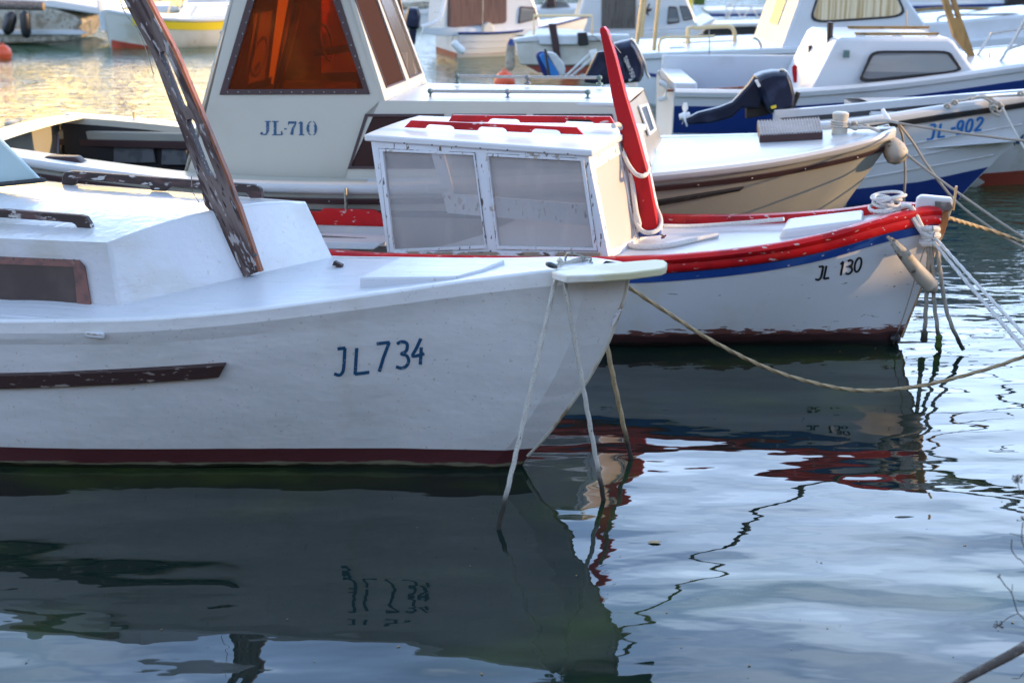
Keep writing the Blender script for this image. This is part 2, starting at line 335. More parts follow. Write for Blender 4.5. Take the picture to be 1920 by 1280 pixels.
M['leaf'] = mat('dead_leaf', (.40, .30, .16), .7)
M['weed'] = mat('green_weed_on_rope', (.05, .09, .01), .8)
# ------------------------------------------------------------------ water
def water_mat():
    m = bpy.data.materials.new('harbour_water'); m.use_nodes = True; t = m.node_tree; n = t.nodes; l = t.links; n.clear()
    o = n.new('ShaderNodeOutputMaterial'); p = n.new('ShaderNodeBsdfPrincipled'); l.new(p.outputs[0], o.inputs[0])
    p.inputs['Roughness'].default_value = .015; p.inputs['IOR'].default_value = 1.5
    tcn = n.new('ShaderNodeTexCoord'); oc = tcn.outputs['Object']
    def nz(sx, sy, det=2, off=0., rot=0., dist=0.):
        mp = n.new('ShaderNodeMapping'); mp.inputs['Scale'].default_value = (sx, sy, 1); mp.inputs['Location'].default_value = (off, off, off); mp.inputs['Rotation'].default_value = (0, 0, rot)
        l.new(oc, mp.inputs[0]); x = n.new('ShaderNodeTexNoise'); x.inputs['Scale'].default_value = 1; x.inputs['Detail'].default_value = det
        x.inputs['Distortion'].default_value = dist; l.new(mp.outputs[0], x.inputs[0]); return x.outputs[0]
    sp = n.new('ShaderNodeSeparateXYZ'); l.new(oc, sp.inputs[0])
    far = mrange(n, l, sp.outputs[1], 8.2, 17, 0, 1)
    mid = mth(n, l, 'MULTIPLY', mrange(n, l, sp.outputs[1], 7.6, 9.5), mrange(n, l, sp.outputs[0], 1.0, 3.0))
    def mul(a, b): return mth(n, l, 'MULTIPLY', a, b)
    def add(a, b): return mth(n, l, 'ADD', a, b)
    h = mul(nz(.75, 2.0, 1, 3.1, .12), .0235)
    h = add(h, mul(nz(1.9, 4.6, 1, 8.3, -.1), .0066))
    h = add(h, mul(nz(7, 16, 1, 1.7), .0006))
    h = add(h, mul(mul(nz(2.2, 5.5, 2, 5.9, .05, .4), .012), mid))
    h = add(h, mul(mul(nz(2.6, 6.5, 3, 14.9, .08), .052), far))
    b = n.new('ShaderNodeBump'); b.inputs['Distance'].default_value = 1; b.inputs['Strength'].default_value = 1; l.new(h, b.inputs['Height']); l.new(b.outputs[0], p.inputs['Normal'])
    g = mrange(n, l, nz(.9, 1.6, 4, 2.2), .50, .78)
    col = mixc(n, l, g, (.007, .016, .013), (.030, .052, .012))
    col = mixc(n, l, far, col, (.016, .075, .030))
    l.new(col, p.inputs['Base Color'])
    return m
M['water'] = water_mat()
mb = MB(); mb.add([(-500, -200, 0), (500, -200, 0), (500, 900, 0), (-500, 900, 0)], [(0, 1, 2, 3)])
tag(mb.build('water', M['water'], smooth=0), kind='structure')
# ------------------------------------------------------------------ hull
class Hull:
    """plan tables are half beams against distance aft of the stem (at the sheer and at the waterline)"""
    def __init__(s, fr, sheer_px, top, wl, stem, length, cheek=None, power=.8, zfix=None):
        s.fr = fr; s.top = smooth_tab(top); s.wl = smooth_tab(wl); s.stem = stem; s.L = length; s.cheek = cheek; s.pw = power
        s.stop = interp(stem, 9)                       # stem s at top
        if zfix: s.zs = smooth_tab(zfix)
        else:
            T = []
            for px, py in sheer_px:
                b = -.4
                for _ in range(30):
                    v = fr.b(px, py, b); nb = -interp(s.top, max(0, s.stop - v.x)); b += (nb - b) * .6
                T.append((v.x, v.z))
            s.zs = smooth_tab(T)
    def sheer(s, x): return interp(s.zs, x)
    def bs(s, x): zt = s.sheer(x); return s.half(max(0, s.stop - x), zt, zt)
    def half(s, d, z, zt):
        k = max(0., min(1., z / zt)) ** s.pw
        b = interp(s.wl, d) * (1 - k) + interp(s.top, d) * k
        if z < 0: b *= max(0, 1 + z * 1.6)
        if s.cheek:
            c0, c1, sl = s.cheek; dk = c0 + (c1 - c0) * max(0, min(1, z / zt))
            bk = .02 + dk * sl
            if d < dk: b = .02 + d * sl
            else:
                m = max(0, 1 - (d - dk) / .65); m = m * m * (3 - 2 * m) if m < 1 else 1
                base = interp(s.wl, dk) * (1 - k) + interp(s.top, dk) * k
                b += (bk - base) * m
        return b
    def pt(s, u, z, zt, side):      # u distance parameter aft of stem
        st = interp(s.stem, z); x = st - u * (s.L + st) / (s.L + s.stop) if False else st - u
        return x
    def mesh(s, nu=70, nv=22, depth=-.35, sides=(-1, 1), lip=.0, roll=.012):
        mb = MB(); ks = [(.5 * (1 - math.cos(math.pi * i / nu)) if False else (i / nu) ** 1.5) for i in range(nu + 1)]
        dks = None
        if s.cheek:
            ks = sorted(ks)
        for sd in sides:
            R = []
            for q in ks:
                row = []
                xt = s.stop - q * (s.stop + s.L)             # station at sheer
                if s.cheek:
                    c1_ = s.cheek[1]; xt = s.stop - (c1_ * q / ks[11] if q <= ks[11] else c1_ + (s.L + s.stop - c1_) * (q - ks[11]) / (1 - ks[11]))
                zt = s.sheer(xt)
                for j in range(nv + 1):
                    v = j / nv
                    z = zt - v ** 1.15 * (zt - depth)
                    st = interp(s.stem, z); f = (s.L + st)
                    if s.cheek:                                # keep a vertex column on the knuckle
                        c0, c1, _ = s.cheek; dk = c0 + (c1 - c0) * max(0, min(1, z / zt)); qk = ks[11]
                        d = dk * q / qk if q <= qk else dk + (f - dk) * (q - qk) / (1 - qk)
                        x = st - d
                    else: x = st - q * f; d = q * f
                    b = s.half(d, z, zt)
                    if roll and z > zt - .12: b += roll * math.sin(math.pi * (zt - z) / .12) ** 2 * min(1, d * 3)
                    row.append(Vector((x, sd * b, z)))
                # rounded lip inwards at the top
                b0 = abs(row[0].y); x0 = row[0].x
                lipr = [Vector((x0, sd * max(b0 - .045, .0), zt + .012)), Vector((x0, sd * max(b0 - .018, .0), zt + .012)), Vector((x0, sd * max(b0 - .005, 0), zt + .006))]
                R.append(lipr + row)
            mb.loft(R)
        # transom
        return mb
    def transom(s, depth=-.35, n=10):
        zt = s.sheer(-s.L); P = []
        for j in range(n + 1):
            z = zt - j / n * (zt - depth); d = s.L + interp(s.stem, z); P.append(Vector((-s.L, -s.half(d, z, zt), z)))
        Q = [Vector((p.x, -p.y, p.z)) for p in reversed(P)]
        mb = MB(); mb.add(P + Q, [tuple(range(len(P + Q)))]); return mb
    def deck(s, x0, x1, camber=.05, drop=.0, inset=.044, nx=40, ny=12, fade=0):
        mb = MB(); R = []
        for i in range(nx + 1):
            x = x0 + (x1 - x0) * i / nx; b = max(.004, s.bs(x) - inset); z = s.sheer(x) + .0125 - drop; cb = camber * (max(0, min(1, (-x - .7) / fade)) if fade else 1)
            R.append([Vector((x, -b + 2 * b * j / ny, z + cb * (1 - (2 * j / ny - 1) ** 2) * min(1, b / .3))) for j in range(ny + 1)])
        return mb.loft(R)
    def strip(s, x0, x1, ztop, zbot, out, sides=(-1, 1), n=60, prof=None, power=1):
        """band following the sheer: heights are below the sheer"""
        mb = MB()
        for sd in sides:
            R = []
            for i in range(n + 1):
                x = x0 + (x1 - x0) * i / n; zt = s.sheer(x); ring = []
                pr = prof or [(ztop, -.01), (ztop, out), (zbot, out), (zbot, -.01)]
                for dz, o in pr:
                    z = zt - dz; st = interp(s.stem, min(z, zt)); d = max(0, st - x); b = s.half(d, min(z, zt), zt)
                    ring.append(Vector((x, sd * max(b + o, .001), z)))
                R.append(ring)
            mb.loft(R, True, True)
        return mb
# ------------------------------------------------------------------ lettering
GL = {
 'J': [[(.18, 1), (.75, 1)], [(.72, 1), (.72, .25), (.60, .06), (.40, 0), (.05, .08)]],
 'L': [[(.12, 1), (.12, 0)], [(.10, .02), (.95, .04)]],
 '7': [[(.0, 1), (.92, 1)], [(.88, 1), (.55, .5), (.30, 0)]],
 '3': [[(.05, .93), (.35, 1), (.72, .92), (.78, .74), (.66, .60), (.38, .54), (.74, .46), (.92, .26), (.78, .07), (.45, 0), (.05, .08)]],
 '4': [[(.62, 1), (.30, .65), (.04, .36), (.98, .40)], [(.70, .66), (.70, 0)]],
 '1': [[(.15, .82), (.55, 1)], [(.55, 1), (.55, 0)]],
 '0': [[(.5 + .42 * math.sin(a * math.pi / 8), .5 + .5 * math.cos(a * math.pi / 8)) for a in range(17)]],
 '9': [[(.88, .66), (.80, .92), (.5, 1), (.18, .92), (.08, .68), (.2, .48), (.5, .42), (.78, .5), (.88, .7), (.86, .3), (.72, .06), (.4, 0), (.12, .1)]],
 '2': [[(.08, .80), (.25, .97), (.55, 1), (.84, .86), (.84, .66), (.55, .38), (.05, .02)], [(.05, .02), (.95, .02)]],
 '-': [[(.1, .5), (.9, .5)]],
 'T': [[(0, 1), (1, 1)], [(.5, 1), (.5, 0)]], 'O': [[(.5 + .45 * math.sin(a * math.pi / 8), .5 + .5 * math.cos(a * math.pi / 8)) for a in range(17)]],
 'H': [[(.08, 1), (.08, 0)], [(.92, 1), (.92, 0)], [(.08, .5), (.92, .5)]], 'A': [[(0, 0), (.5, 1), (1, 0)], [(.2, .38), (.8, .38)]],
 'S': [[(.9, .88), (.5, 1), (.1, .8), (.25, .58), (.75, .42), (.9, .2), (.5, 0), (.08, .12)]], 'U': [[(.08, 1), (.08, .25), (.3, .02), (.7, .02), (.92, .25), (.92, 1)]],
}
def stroke_px(mb, fr, proj, pts, w0, off=.0025, w1=None):
    """a painted ribbon: pts are picture positions, proj meets the picture ray with the painted surface"""
    P = []
    for (a, b) in zip(pts, pts[1:]):
        n = max(1, int(math.hypot(b[0] - a[0], b[1] - a[1]) / 3))
        P += [(a[0] + (b[0] - a[0]) * i / n, a[1] + (b[1] - a[1]) * i / n) for i in range(n)]
    P.append(pts[-1]); R = []
    for i, p in enumerate(P):
        a = P[max(0, i - 1)]; b = P[min(len(P) - 1, i + 1)]; dx, dy = b[0] - a[0], b[1] - a[1]; q = math.hypot(dx, dy) or 1
        w = w0 / 2 if w1 is None else (w0 + (w1 - w0) * i / (len(P) - 1)) / 2
        row = []
        for sg in (1, -1):
            h = proj(p[0] - dy / q * w * sg, p[1] + dx / q * w * sg)
            if h is None: row = None; break
            row.append(h[0] + h[1] * off)
        if row: R.append(row)
    if len(R) > 1: mb.loft(R)
def letter(mb, fr, proj, ch, x0, y0, x1, y1, w0, slant=0, rise=0, off=.0025):
    """(x0,y0) bottom-left, (x1,y1) top-right in the picture"""
    for st in GL[ch]:
        S = st
        if len(st) > 3:
            S = [(q.x, q.y) for q in spline([Vector((a, b, 0)) for a, b in st], 4)]
        stroke_px(mb, fr, proj, [(x0 + a * (x1 - x0) + b * slant, y0 - b * (y0 - y1) - a * rise) for a, b in S], w0, off)
# ================================================================== nearest boat
A = Fr(978, 874, 18)
tA = thing('fishing_boat', A, 'nearest white wooden boat lettered JL 734 in blue with weathered slotted mast plank', 'boat', 'small boats moored in the harbour')
_s = [A.b(x, y, 0) for x, y in ((988, 853), (1020, 820), (1060, 770), (1105, 705), (1140, 640), (1158, 592), (1172, 550), (1177, 522))]
stA = [(-.4, -.18), (-.05, -.03), (0, 0)] + [(p.z, p.x) for p in _s] + [(9, _s[-1].x + .005)]
HA = Hull(A, [(-60, 609), (0, 607), (150, 606), (300, 602), (450, 589), (600, 570), (730, 552), (850, 534), (950, 519), (1030, 508), (1100, 503), (1160, 500)],
    [(0, .02), (.2, .07), (.41, .13), (.82, .29), (1.3, .47), (1.75, .62), (2.4, .79), (3.2, .92), (4.5, .92), (5.4, .8)],
    [(0, .015), (.2, .075), (.44, .16), (1.2, .41), (2.44, .80), (3.4, .92), (4.5, .85), (5.4, .7)], stA, 4.6, cheek=(.12, .18, .56))
hm = HA.mesh(nu=64, nv=30); hA = hm.build('hull', M['whiteA'], tA, smooth=11)
HA.transom().build('transom', M['whiteA'], tA)
bA = hm.bvh(); pA = lambda x, y: A.hit(bA, x, y)
dmA = HA.deck(-4.55, .40, camber=.075, fade=1.5); dA = dmA.build('deck', M['deckA'], tA); bdA = dmA.bvh()
def onA(x, y): h = A.hit(bdA, x, y); return h[0] if h else A.z(x, y, .9)
# trunk cabin: skewed front face, cambered roof
nb, fb = A.b(230, 603, -.60), A.b(640, 503, .60); md = A.b(470, 517, 0)
nt_, mt_, ft_ = A.b(205, 455, -.54), A.b(410, 392, 0), A.b(575, 378, .54)
nb.z -= .03; fb.z -= .03; md.z -= .03
na, fa = A.b(-20, 446, -.56), A.b(60, 338, .56)
def ext(p, q, x): t = (x - p.x) / (q.x - p.x); return p + (q - p) * t
XA = -3.9
nT, fT = ext(nt_, na, XA), ext(ft_, fa, XA); mT = (nT + fT) / 2; mT.z += .075
def arc(a, m, b, n=8):
    o = []
    for i in range(n + 1):
        t = i / n; o.append(a * (2 * (t - .5) * (t - 1)) + m * (4 * t * (1 - t)) + b * (2 * t * (t - .5)))
    return o
topF = arc(nt_, mt_, ft_); botF = arc(nb, md, fb); topR = arc(nT, mT, fT)
mb = MB()
nB = Vector((XA, -.62, .70)); fB = Vector((XA, .62, .70))
rows = [botF, topF] + [[a.lerp(b, t) for a, b in zip(topF, topR)] for t in (.15, .3, .5, .75, 1)]
mb.loft(rows)
mb.add([nb, nt_, nT, nB], [(0, 1, 2, 3)]); mb.add([fb, ft_, fT, fB], [(0, 1, 2, 3)])
cA = mb.build('cabin', M['cabA'], tA, smooth=30, bevel=.014, seg=3)
# side window on the near wall
wp, wn = pln(nb, nt_, nT)
if wn.y > 0: wn = -wn
W = lambda x, y, o=0.: A.pl(x, y, wp, wn) + wn * o
O = [W(*p, .004) for p in ((-60, 478), (150, 487), (161, 499), (175, 586), (166, 591), (-60, 582))]
I = [W(*p, .004) for p in ((-60, 492), (140, 500), (141, 502), (148, 574), (146, 577), (-60, 570))]
wf = MB().ring(O, I, wn * .010).build('window', M['copper'], cA, bevel=.003)
MB().prism([W(*p, .006) for p in ((-60, 491), (141, 499), (149, 578), (-60, 571))], wn * .003).build('window_pane', M['darkpane'], wf)
mb = MB()
for k in range(9):
    for y0, y1 in ((484 + k * .4, 0), (577 + k, 0)): MB().lathe([(.006, 0), (.005, .002), (0, .003)], W(-10 + k * 19, y0, .014), wn, 8).build('screw', M['dkmetal'], wf)
# grab rails on the roof
def railpoly(px, bb, th): return [A.b(x, y, bb) for x, y in px], Vector((0, th, 0))
P, o = railpoly([(-60, 388), (150, 404), (160, 407), (168, 420), (173, 433), (147, 433), (141, 422), (134, 418), (-60, 404)], -.40, .035)
MB().prism(P, o).build('grab_rail', M['rail_brown'], tA, bevel=.006)
P, o = railpoly([(116, 330), (121, 323), (132, 321), (476, 347), (487, 353), (491, 372), (468, 372), (461, 362), (320, 350), (310, 359), (284, 358), (278, 348), (150, 337), (141, 339), (139, 348), (115, 346)], .40, .035)
MB().prism(P, o).build('grab_rail', M['rail_brown'], tA, bevel=.006)
# slotted mast plank
def mrow(xl, yl, xr, yr, c0=.36, c1=.66):
    return [(xl, yl), (xl + (xr - xl) * c0, yl + (yr - yl) * c0), (xl + (xr - xl) * c1, yl + (yr - yl) * c1), (xr, yr)]
rowsA = []
for y, xl, xr in ((-90, 190, 226), (-10, 229, 266), (90, 281, 318), (97, 284.5, 321.5), (102, 287, 324.5), (120, 294, 332), (196, 322, 364), (203, 325, 367), (209, 327, 369.5), (218, 330, 373), (224, 332.5, 375.5), (229, 334.5, 378), (240, 339, 382.5), (322, 369, 416.5), (329, 371.5, 419.5), (335, 373.5, 422), (380, 384, 437), (392, 395, 443), (515, 458, 484)):
    rowsA.append((y, xl, xr))
G = []
for y, xl, xr in rowsA:
    c0, c1 = (.36, .68)
    if y in (97, 203, 224, 329): c0, c1 = .42, .62
    G.append([A.b(x, yy, -.03) for x, yy in mrow(xl, y + 5, xr, y - 5, c0, c1)])
mb = MB(); V = [p for r in G for p in r]; F = []
holes = set(i for i, r in enumerate(rowsA) if 97 <= r[0] < 203 or 224 <= r[0] < 329)
back = [p + Vector((0, .048, 0)) for p in V]; LIN = []; n4 = len(V); ALL = V + back
nr = len(rowsA)
def cell(i, j): return 0 <= i < nr - 1 and 0 <= j < 3 and not (j == 1 and i in holes)
for i in range(nr - 1):
    for j in range(3):
        if not cell(i, j): continue
        q = (i * 4 + j, i * 4 + j + 1, (i + 1) * 4 + j + 1, (i + 1) * 4 + j); F.append(q); F.append(tuple(x + n4 for x in reversed(q)))
        for (di, dj, a, b) in ((-1, 0, 0, 1), (0, 1, 1, 2), (1, 0, 2, 3), (0, -1, 3, 0)):
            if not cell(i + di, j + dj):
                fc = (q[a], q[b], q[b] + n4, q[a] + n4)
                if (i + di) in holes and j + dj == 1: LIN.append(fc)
                else: F.append(fc)
mb.add(ALL, F); mst = mb.build('mast', M['peelwood'], tA, smooth=25)
for lo_, hi_ in ((0, 8 * 4), (8 * 4, 9999)): MB().add(ALL, [f for f in LIN if lo_ <= min(f) < hi_]).build('slot_shade_lining', M['strake_brown'], mst)  # dark slot walls stand in for the shadow inside the slots
# varnished front edge of the mast, its orange-brown raised to stand for sunlight
mb = MB(); Q = []
for (y, xl, xr), g in zip(rowsA, G):
    t = max(0, (y + 90) / 605); wd = .012
    Q.append([g[3] + Vector((.0005, .004, 0)), g[3] + Vector((wd, .010, 0)), g[3] + Vector((wd, .040, 0)), g[3] + Vector((.0005, .046, 0))])
mb.loft(Q, True, True).build('sunlit_edge_strip', M['brownwood'], mst)
MB().lathe([(.011, 0), (.009, .004), (0, .006)], A.b(478, 478, -.035), (0, -1, 0), 10).build('bolt', M['dkmetal'], mst)
MB().tube([A.b(x, y, -.045) for x, y in ((214, -40), (232, 20), (258, 55), (276, 100), (288, 140))], .0022, 6).build('wire', M['metal'], mst)
MB().tube([A.b(x, y, -.04) for x, y in ((359, 330), (360, 350), (364, 365), (374, 380))], .002, 6).build('wire', M['metal'], mst)
# pale windscreen at the left
P = [A.b(*p, .12) for p in ((-70, 190), (0, 263), (74, 338), (-70, 352))]
MB().prism(P, (0, .03, 0)).build('windscreen', M['turq'], tA, bevel=.01)
MB().tube([A.b(*p, .11) for p in ((-70, 353), (0, 346), (50, 341), (84, 337))], .013, 8).build('windscreen_seal', M['blacktrim'], tA)
# rubbing strake
def strake(fr, proj, tops, bots, out, name, m, parent, n=30, bev=.004):
    R = []
    x0, x1 = tops[0][0], tops[-1][0]
    for i in range(n + 1):
        t = i / n; xa = x0 + (x1 - x0) * t; xb = bots[0][0] + (bots[-1][0] - bots[0][0]) * t
        a = proj(xa, interp(tops, xa)); b = proj(xb, interp(bots, xb))
        if not a or not b: continue
        R.append([a[0] - a[1] * .01, a[0] + a[1] * out, b[0] + b[1] * out, b[0] - b[1] * .01])
    return MB().loft(R, True, True).build(name, m, parent, bevel=bev)
strake(A, pA, [(-40, 699), (0, 699), (100, 697), (250, 690), (350, 684), (425, 679)], [(-40, 725), (0, 725), (100, 722), (250, 715), (350, 708), (412, 703)], .028, 'rubbing_strake', M['strake_brown'], tA)
# lettering
mb = MB()
for ch, x0, y0, x1, y1, sl in (('J', 625, 704, 651, 654, 3), ('L', 662, 702, 694, 652, 3), ('7', 703, 697, 730, 644, 3), ('3', 741, 691, 768, 641, 2), ('4', 772, 685, 795, 636, 3)):
    letter(mb, A, pA, ch, x0, y0, x1, y1, 6.2, sl, 3)
mb.build('lettering', M['blue_letter'], tA)
# drain slot under the gunwale
h = pA(178, 627)
if h:
    ft = MB().box(h[0] + h[1] * .004, (.10, .02, .028)).build('drain', M['cabA'], tA, bevel=.005)
    MB().box(h[0] + h[1] * .0145 + Vector((0, 0, .008)), (.07, .004, .006)).build('slot', M['peel_sill'], ft)
# foredeck hatch
zh = .075
q = [A.b(674, 549, -.25), A.b(854, 548, -.20), A.b(947, 514, .08)]
q.append(q[0] + Vector((.06, .36, .0))); q[3].z = q[2].z - .04
lo = [p - Vector((0, 0, .03)) for p in q]; tp = [p + Vector((0, 0, zh)) for p in q]
m_ = (lo[1] + lo[2]) / 2 + Vector((.02, -.02, 0)); mt2 = m_ + Vector((0, 0, zh + .03))
MB().hexa([lo[0], lo[1], m_, lo[2], lo[3]], [tp[0], tp[1], mt2, tp[2], tp[3]]).build('hatch', M['deckA'], tA, bevel=.008)
# prow board
p0 = A.b(1250, 494, 0); p1 = Vector((.05, 0, HA.sheer(.05) + .045)); pn = (p0 - p1).cross(Vector((0, 1, 0))).normalized()
if pn.z < 0: pn = -pn
PT = [A.pl(x, y, p0, pn) for x, y in ((1034, 509), (1075, 498), (1150, 492), (1228, 486), (1245, 487), (1251, 492), (1249, 499), (1240, 503), (1180, 511), (1120, 515), (1062, 517))]
MB().prism(PT, -pn * .036).build('prow_board', M['plank_yel'], tA, bevel=.007, seg=3)
MB().tube([A.b(x, y, -.012) for x, y in ((1177, 522), (1172, 550), (1158, 592), (1140, 640), (1105, 705), (1060, 770), (1020, 820), (988, 853))], .011, 8, sub=6).build('stem_edge', M['rust_lt'], tA)
P = [A.b(*p, -.035) for p in ((1160, 578), (1164, 583), (1153, 606), (1147, 614), (1150, 594))]
MB().prism(P, (0, .05, 0)).build('chipped_wood', M['peel_sill'], tA, bevel=.002)
# ring, shackle and cleat on the prow
g = A.pl(1034, 502, p0, pn)
mb = MB(); mb.torus(g + Vector((0, 0, .012)), .020, .010, (.2, .5, 1)); mb.build('eye_bolt', M['dkmetal'], tA)
mb = MB()
mb.tube([A.b(x, y, .02) for x, y in ((1062, 498), (1060, 486), (1064, 476), (1071, 474), (1084, 478), (1098, 483))], .006, 8)
mb.tube([A.b(x, y, -.01) for x, y in ((1056, 500), (1070, 497), (1095, 496), (1112, 492))], .0055, 8)
mb.tube([A.b(x, y, .015) for x, y in ((1096, 481), (1094, 492), (1104, 494), (1108, 484), (1098, 482))], .005, 8)
mb.build('shackle', M['metal'], tA)
MB().box(onA(634, 501) + Vector((0, 0, .012)), (.05, .03, .03), Matrix.Rotation(.4, 3, 'Y')).build('deck_fitting', M['rail_brown'], tA, bevel=.004)

# ================================================================== red-railed boat
B = Fr(1680, 643, 15)
tB = thing('fishing_boat', B, 'white boat lettered JL 130 with red gunwale, blue band and tall red mast', 'boat', 'small boats moored in the harbour')
_s = [B.b(x, y, 0) for x, y in ((1689, 632), (1701, 600), (1715, 565), (1733, 520), (1749, 476), (1761, 440), (1770, 405))]
stB = [(-.4, -.12), (-.02, .0)] + [(p.z, p.x) for p in _s] + [(9, _s[-1].x + .01)]
HB = Hull(B, [(560, 466), (620, 470), (725, 477), (900, 482), (1100, 484), (1240, 480), (1417, 463), (1559, 436), (1665, 406), (1740, 390)],
    [(0, .03), (.25, .22), (.6, .37), (1.0, .52), (1.8, .70), (2.8, .85), (3.8, .90), (4.8, .82)],
    [(0, .02), (.3, .11), (.92, .30), (1.73, .56), (2.6, .74), (3.5, .80), (4.8, .66)], stB, 4.3, cheek=(.10, .13, .45))
HB.zs = [(x, z - .026) for x, z in HB.zs]
hm = HB.mesh(nu=60, nv=24, roll=0); hB = hm.build('hull', M['whiteB'], tB, smooth=30); bB = hm.bvh(); pB = lambda x, y: B.hit(bB, x, y)
HB.transom().build('transom', M['whiteB'], tB)
HB.strip(-4.28, .20, .09, .145, .006).build('blue_band', M['blueB'], tB)
gp = [(-.022, -.06), (-.028, -.02), (-.020, .018), (-.002, .030), (.018, .026), (.030, .014), (.045, .020), (.062, .026), (.082, .020), (.092, .006), (.09, -.02), (.02, -.05)]
HB.strip(-4.28, .21, 0, 0, 0, sides=(-1, 1), prof=gp, n=80).build('gunwale_rail', M['redB'], tB, smooth=50)
dm = HB.deck(-1.85, .12, camber=.02, inset=.03, drop=.052); dm.build('deck', M['roofB'], tB); bd = dm.bvh()
def onB(x, y): h = B.hit(bd, x, y); return h[0] if h else B.z(x, y, .65)
# open well aft with a floor and side linings
mb = MB(); mb.add([(-4.2, -.7, .26), (-1.8, -.62, .26), (-1.8, .62, .26), (-4.2, .7, .26)], [(0, 1, 2, 3)]); mb.build('well_floor', M['gelgrey'], tB)
mb = MB()
for sd in (-1, 1):
    R = []
    for i in range(21):
        x = -4.2 + 2.4 * i / 20; b = HB.bs(x) - .05; zt = HB.sheer(x)
        R.append([Vector((x, sd * (b), zt - .02)), Vector((x, sd * (b - .05), zt - .2)), Vector((x, sd * (b - .10), .26))])
    mb.loft(R)
mb.build('well_lining', M['roofB'], tB)
# cabin: white window frames, milky panes, smooth roof
nf0, na0 = B.b(1140, 486, -.60), B.b(728, 479, -.60); nf1, na1 = B.b(1103, 291, -.56), B.b(696, 262, -.56)
ff0, fa0 = B.b(1243, 436, .42), Vector((-3.2, .62, .56)); ff1 = B.b(1203, 243, .42); fa1 = Vector((-3.34, .50, 1.235))
cB = bpy.data.objects.new('cabin', None); COL.objects.link(cB); cB.parent = tB; cB.empty_display_size = .1
cp, cn_ = pln(nf0, nf1, na1)
if cn_.y > 0: cn_ = -cn_
C_ = lambda x, y, o=0.: B.pl(x, y, cp, cn_) + cn_ * o
def fr_mb(outer, inner, th, off=0., P=C_, n=cn_): return MB().ring([P(*p, off) for p in outer], [P(*p, off) for p in inner], n * th)
# wall with two openings: four-sided rings that butt at the centre bar
mb = MB()
o1 = [(695, 262), (900, 278), (936, 480), (727, 480)]; i1 = [(719, 284), (888, 291), (910, 460), (739, 468)]
o2 = [(900, 278), (1103, 292), (1142, 486), (936, 480)]; i2 = [(916, 293), (1089, 302), (1113, 465), (935, 461)]
mb.ring([C_(*p) for p in o1], [C_(*p) for p in i1], cn_ * -.035); mb.ring([C_(*p) for p in o2], [C_(*p) for p in i2], cn_ * -.035)
wl = mb.build('window_wall', M['cabB'], cB, bevel=.003)
# glazing battens over dark cracked seams
mb = MB()
mb.ring([C_(*p, .001) for p in [(710, 278), (891, 286), (914, 467), (731, 474)]], [C_(*p, .001) for p in i1], cn_ * .003)
mb.ring([C_(*p, .001) for p in [(913, 287), (1096, 297), (1121, 471), (931, 468)]], [C_(*p, .001) for p in i2], cn_ * .003)
mb.build('seam', M['seam'], cB)
mb = MB()
mb.ring([C_(*p, .001) for p in [(711, 279), (890, 287), (913, 466), (732, 473)]], [C_(*p, .001) for p in i1], cn_ * .008)
mb.ring([C_(*p, .001) for p in [(914, 288), (1095, 298), (1120, 470), (932, 467)]], [C_(*p, .001) for p in i2], cn_ * .008)
mb.build('batten', M['cabB'], cB, bevel=.002)
for q_ in (i1, i2):
    MB().prism([C_(*p, -.012) for p in q_], cn_ * -.003).build('pane', M['pane'], cB)
MB().prism([C_(*p, .002) for p in ((735, 471), (1126, 473), (1128, 483), (738, 480))], cn_ * .012).build('sill', M['peel_sill'], cB, bevel=.003)
# front face: two panes either side of the mast
fp, fn = pln(nf0, nf1, ff0)
if fn.x < 0: fn = -fn
F_ = lambda x, y, o=0.: B.pl(x, y, fp, fn) + fn * o
fm0, fm1 = (nf0 * .45 + ff0 * .55), (nf1 * .45 + ff1 * .55); fm1.z += .03
def quadring(a, b, c, d, m0, m1, m2, m3, th):   # a bottom-near, b bottom-far, c top-far, d top-near ; margins bottom,far,top,near
    ui = lambda u, v: (a * (1 - u) + b * u) * (1 - v) + (d * (1 - u) + c * u) * v
    return [a, b, c, d], [ui(m3, m0), ui(1 - m1, m0), ui(1 - m1, 1 - m2), ui(m3, 1 - m2)]
fpanes = []
mb = MB()
for a, b, c, d, mg in ((nf0, fm0, fm1, nf1, (.07, .05, .16, .13)), (fm0, ff0, ff1, fm1, (.07, .10, .12, .06))):
    Oq, Iq = quadring(a, b, c, d, *mg, .0); mb.ring(Oq, Iq, fn * -.03); fpanes.append(Iq)
mb.build('front_wall', M['cabB'], cB, bevel=.003)
for Iq in fpanes: MB().prism([p - fn * .010 for p in Iq], fn * -.003).build('pane', M['paneF'], cB)
# far wall
Oq, Iq = quadring(ff0, fa0, fa1, ff1, .22, .06, .12, .06, 0); MB().ring(Oq, Iq, (0, .03, 0)).build('far_wall', M['cabB'], cB)
MB().prism([p + Vector((0, .012, 0)) for p in Iq], (0, .003, 0)).build('pane', M['pane'], cB)
# roof with a small overhang
ov = .03
e = [nf1 + Vector((.03, -.02, .012)), na1 + Vector((-.04, -.02, .012)), fa1 + Vector((-.04, .03, .012)), ff1 + Vector((.03, .03, .012))]
R = []
for i in range(13):
    t = i / 12; a = e[1].lerp(e[0], t); b = e[2].lerp(e[3], t); m = (a + b) / 2; m.z += .008; R.append([p + Vector((0, 0, .022)) for p in arc(a, m, b, 12)])
mb = MB(); mb.slab(R, .042); rf = mb.build('roof', M['roofB'], cB, bevel=.010, seg=3)
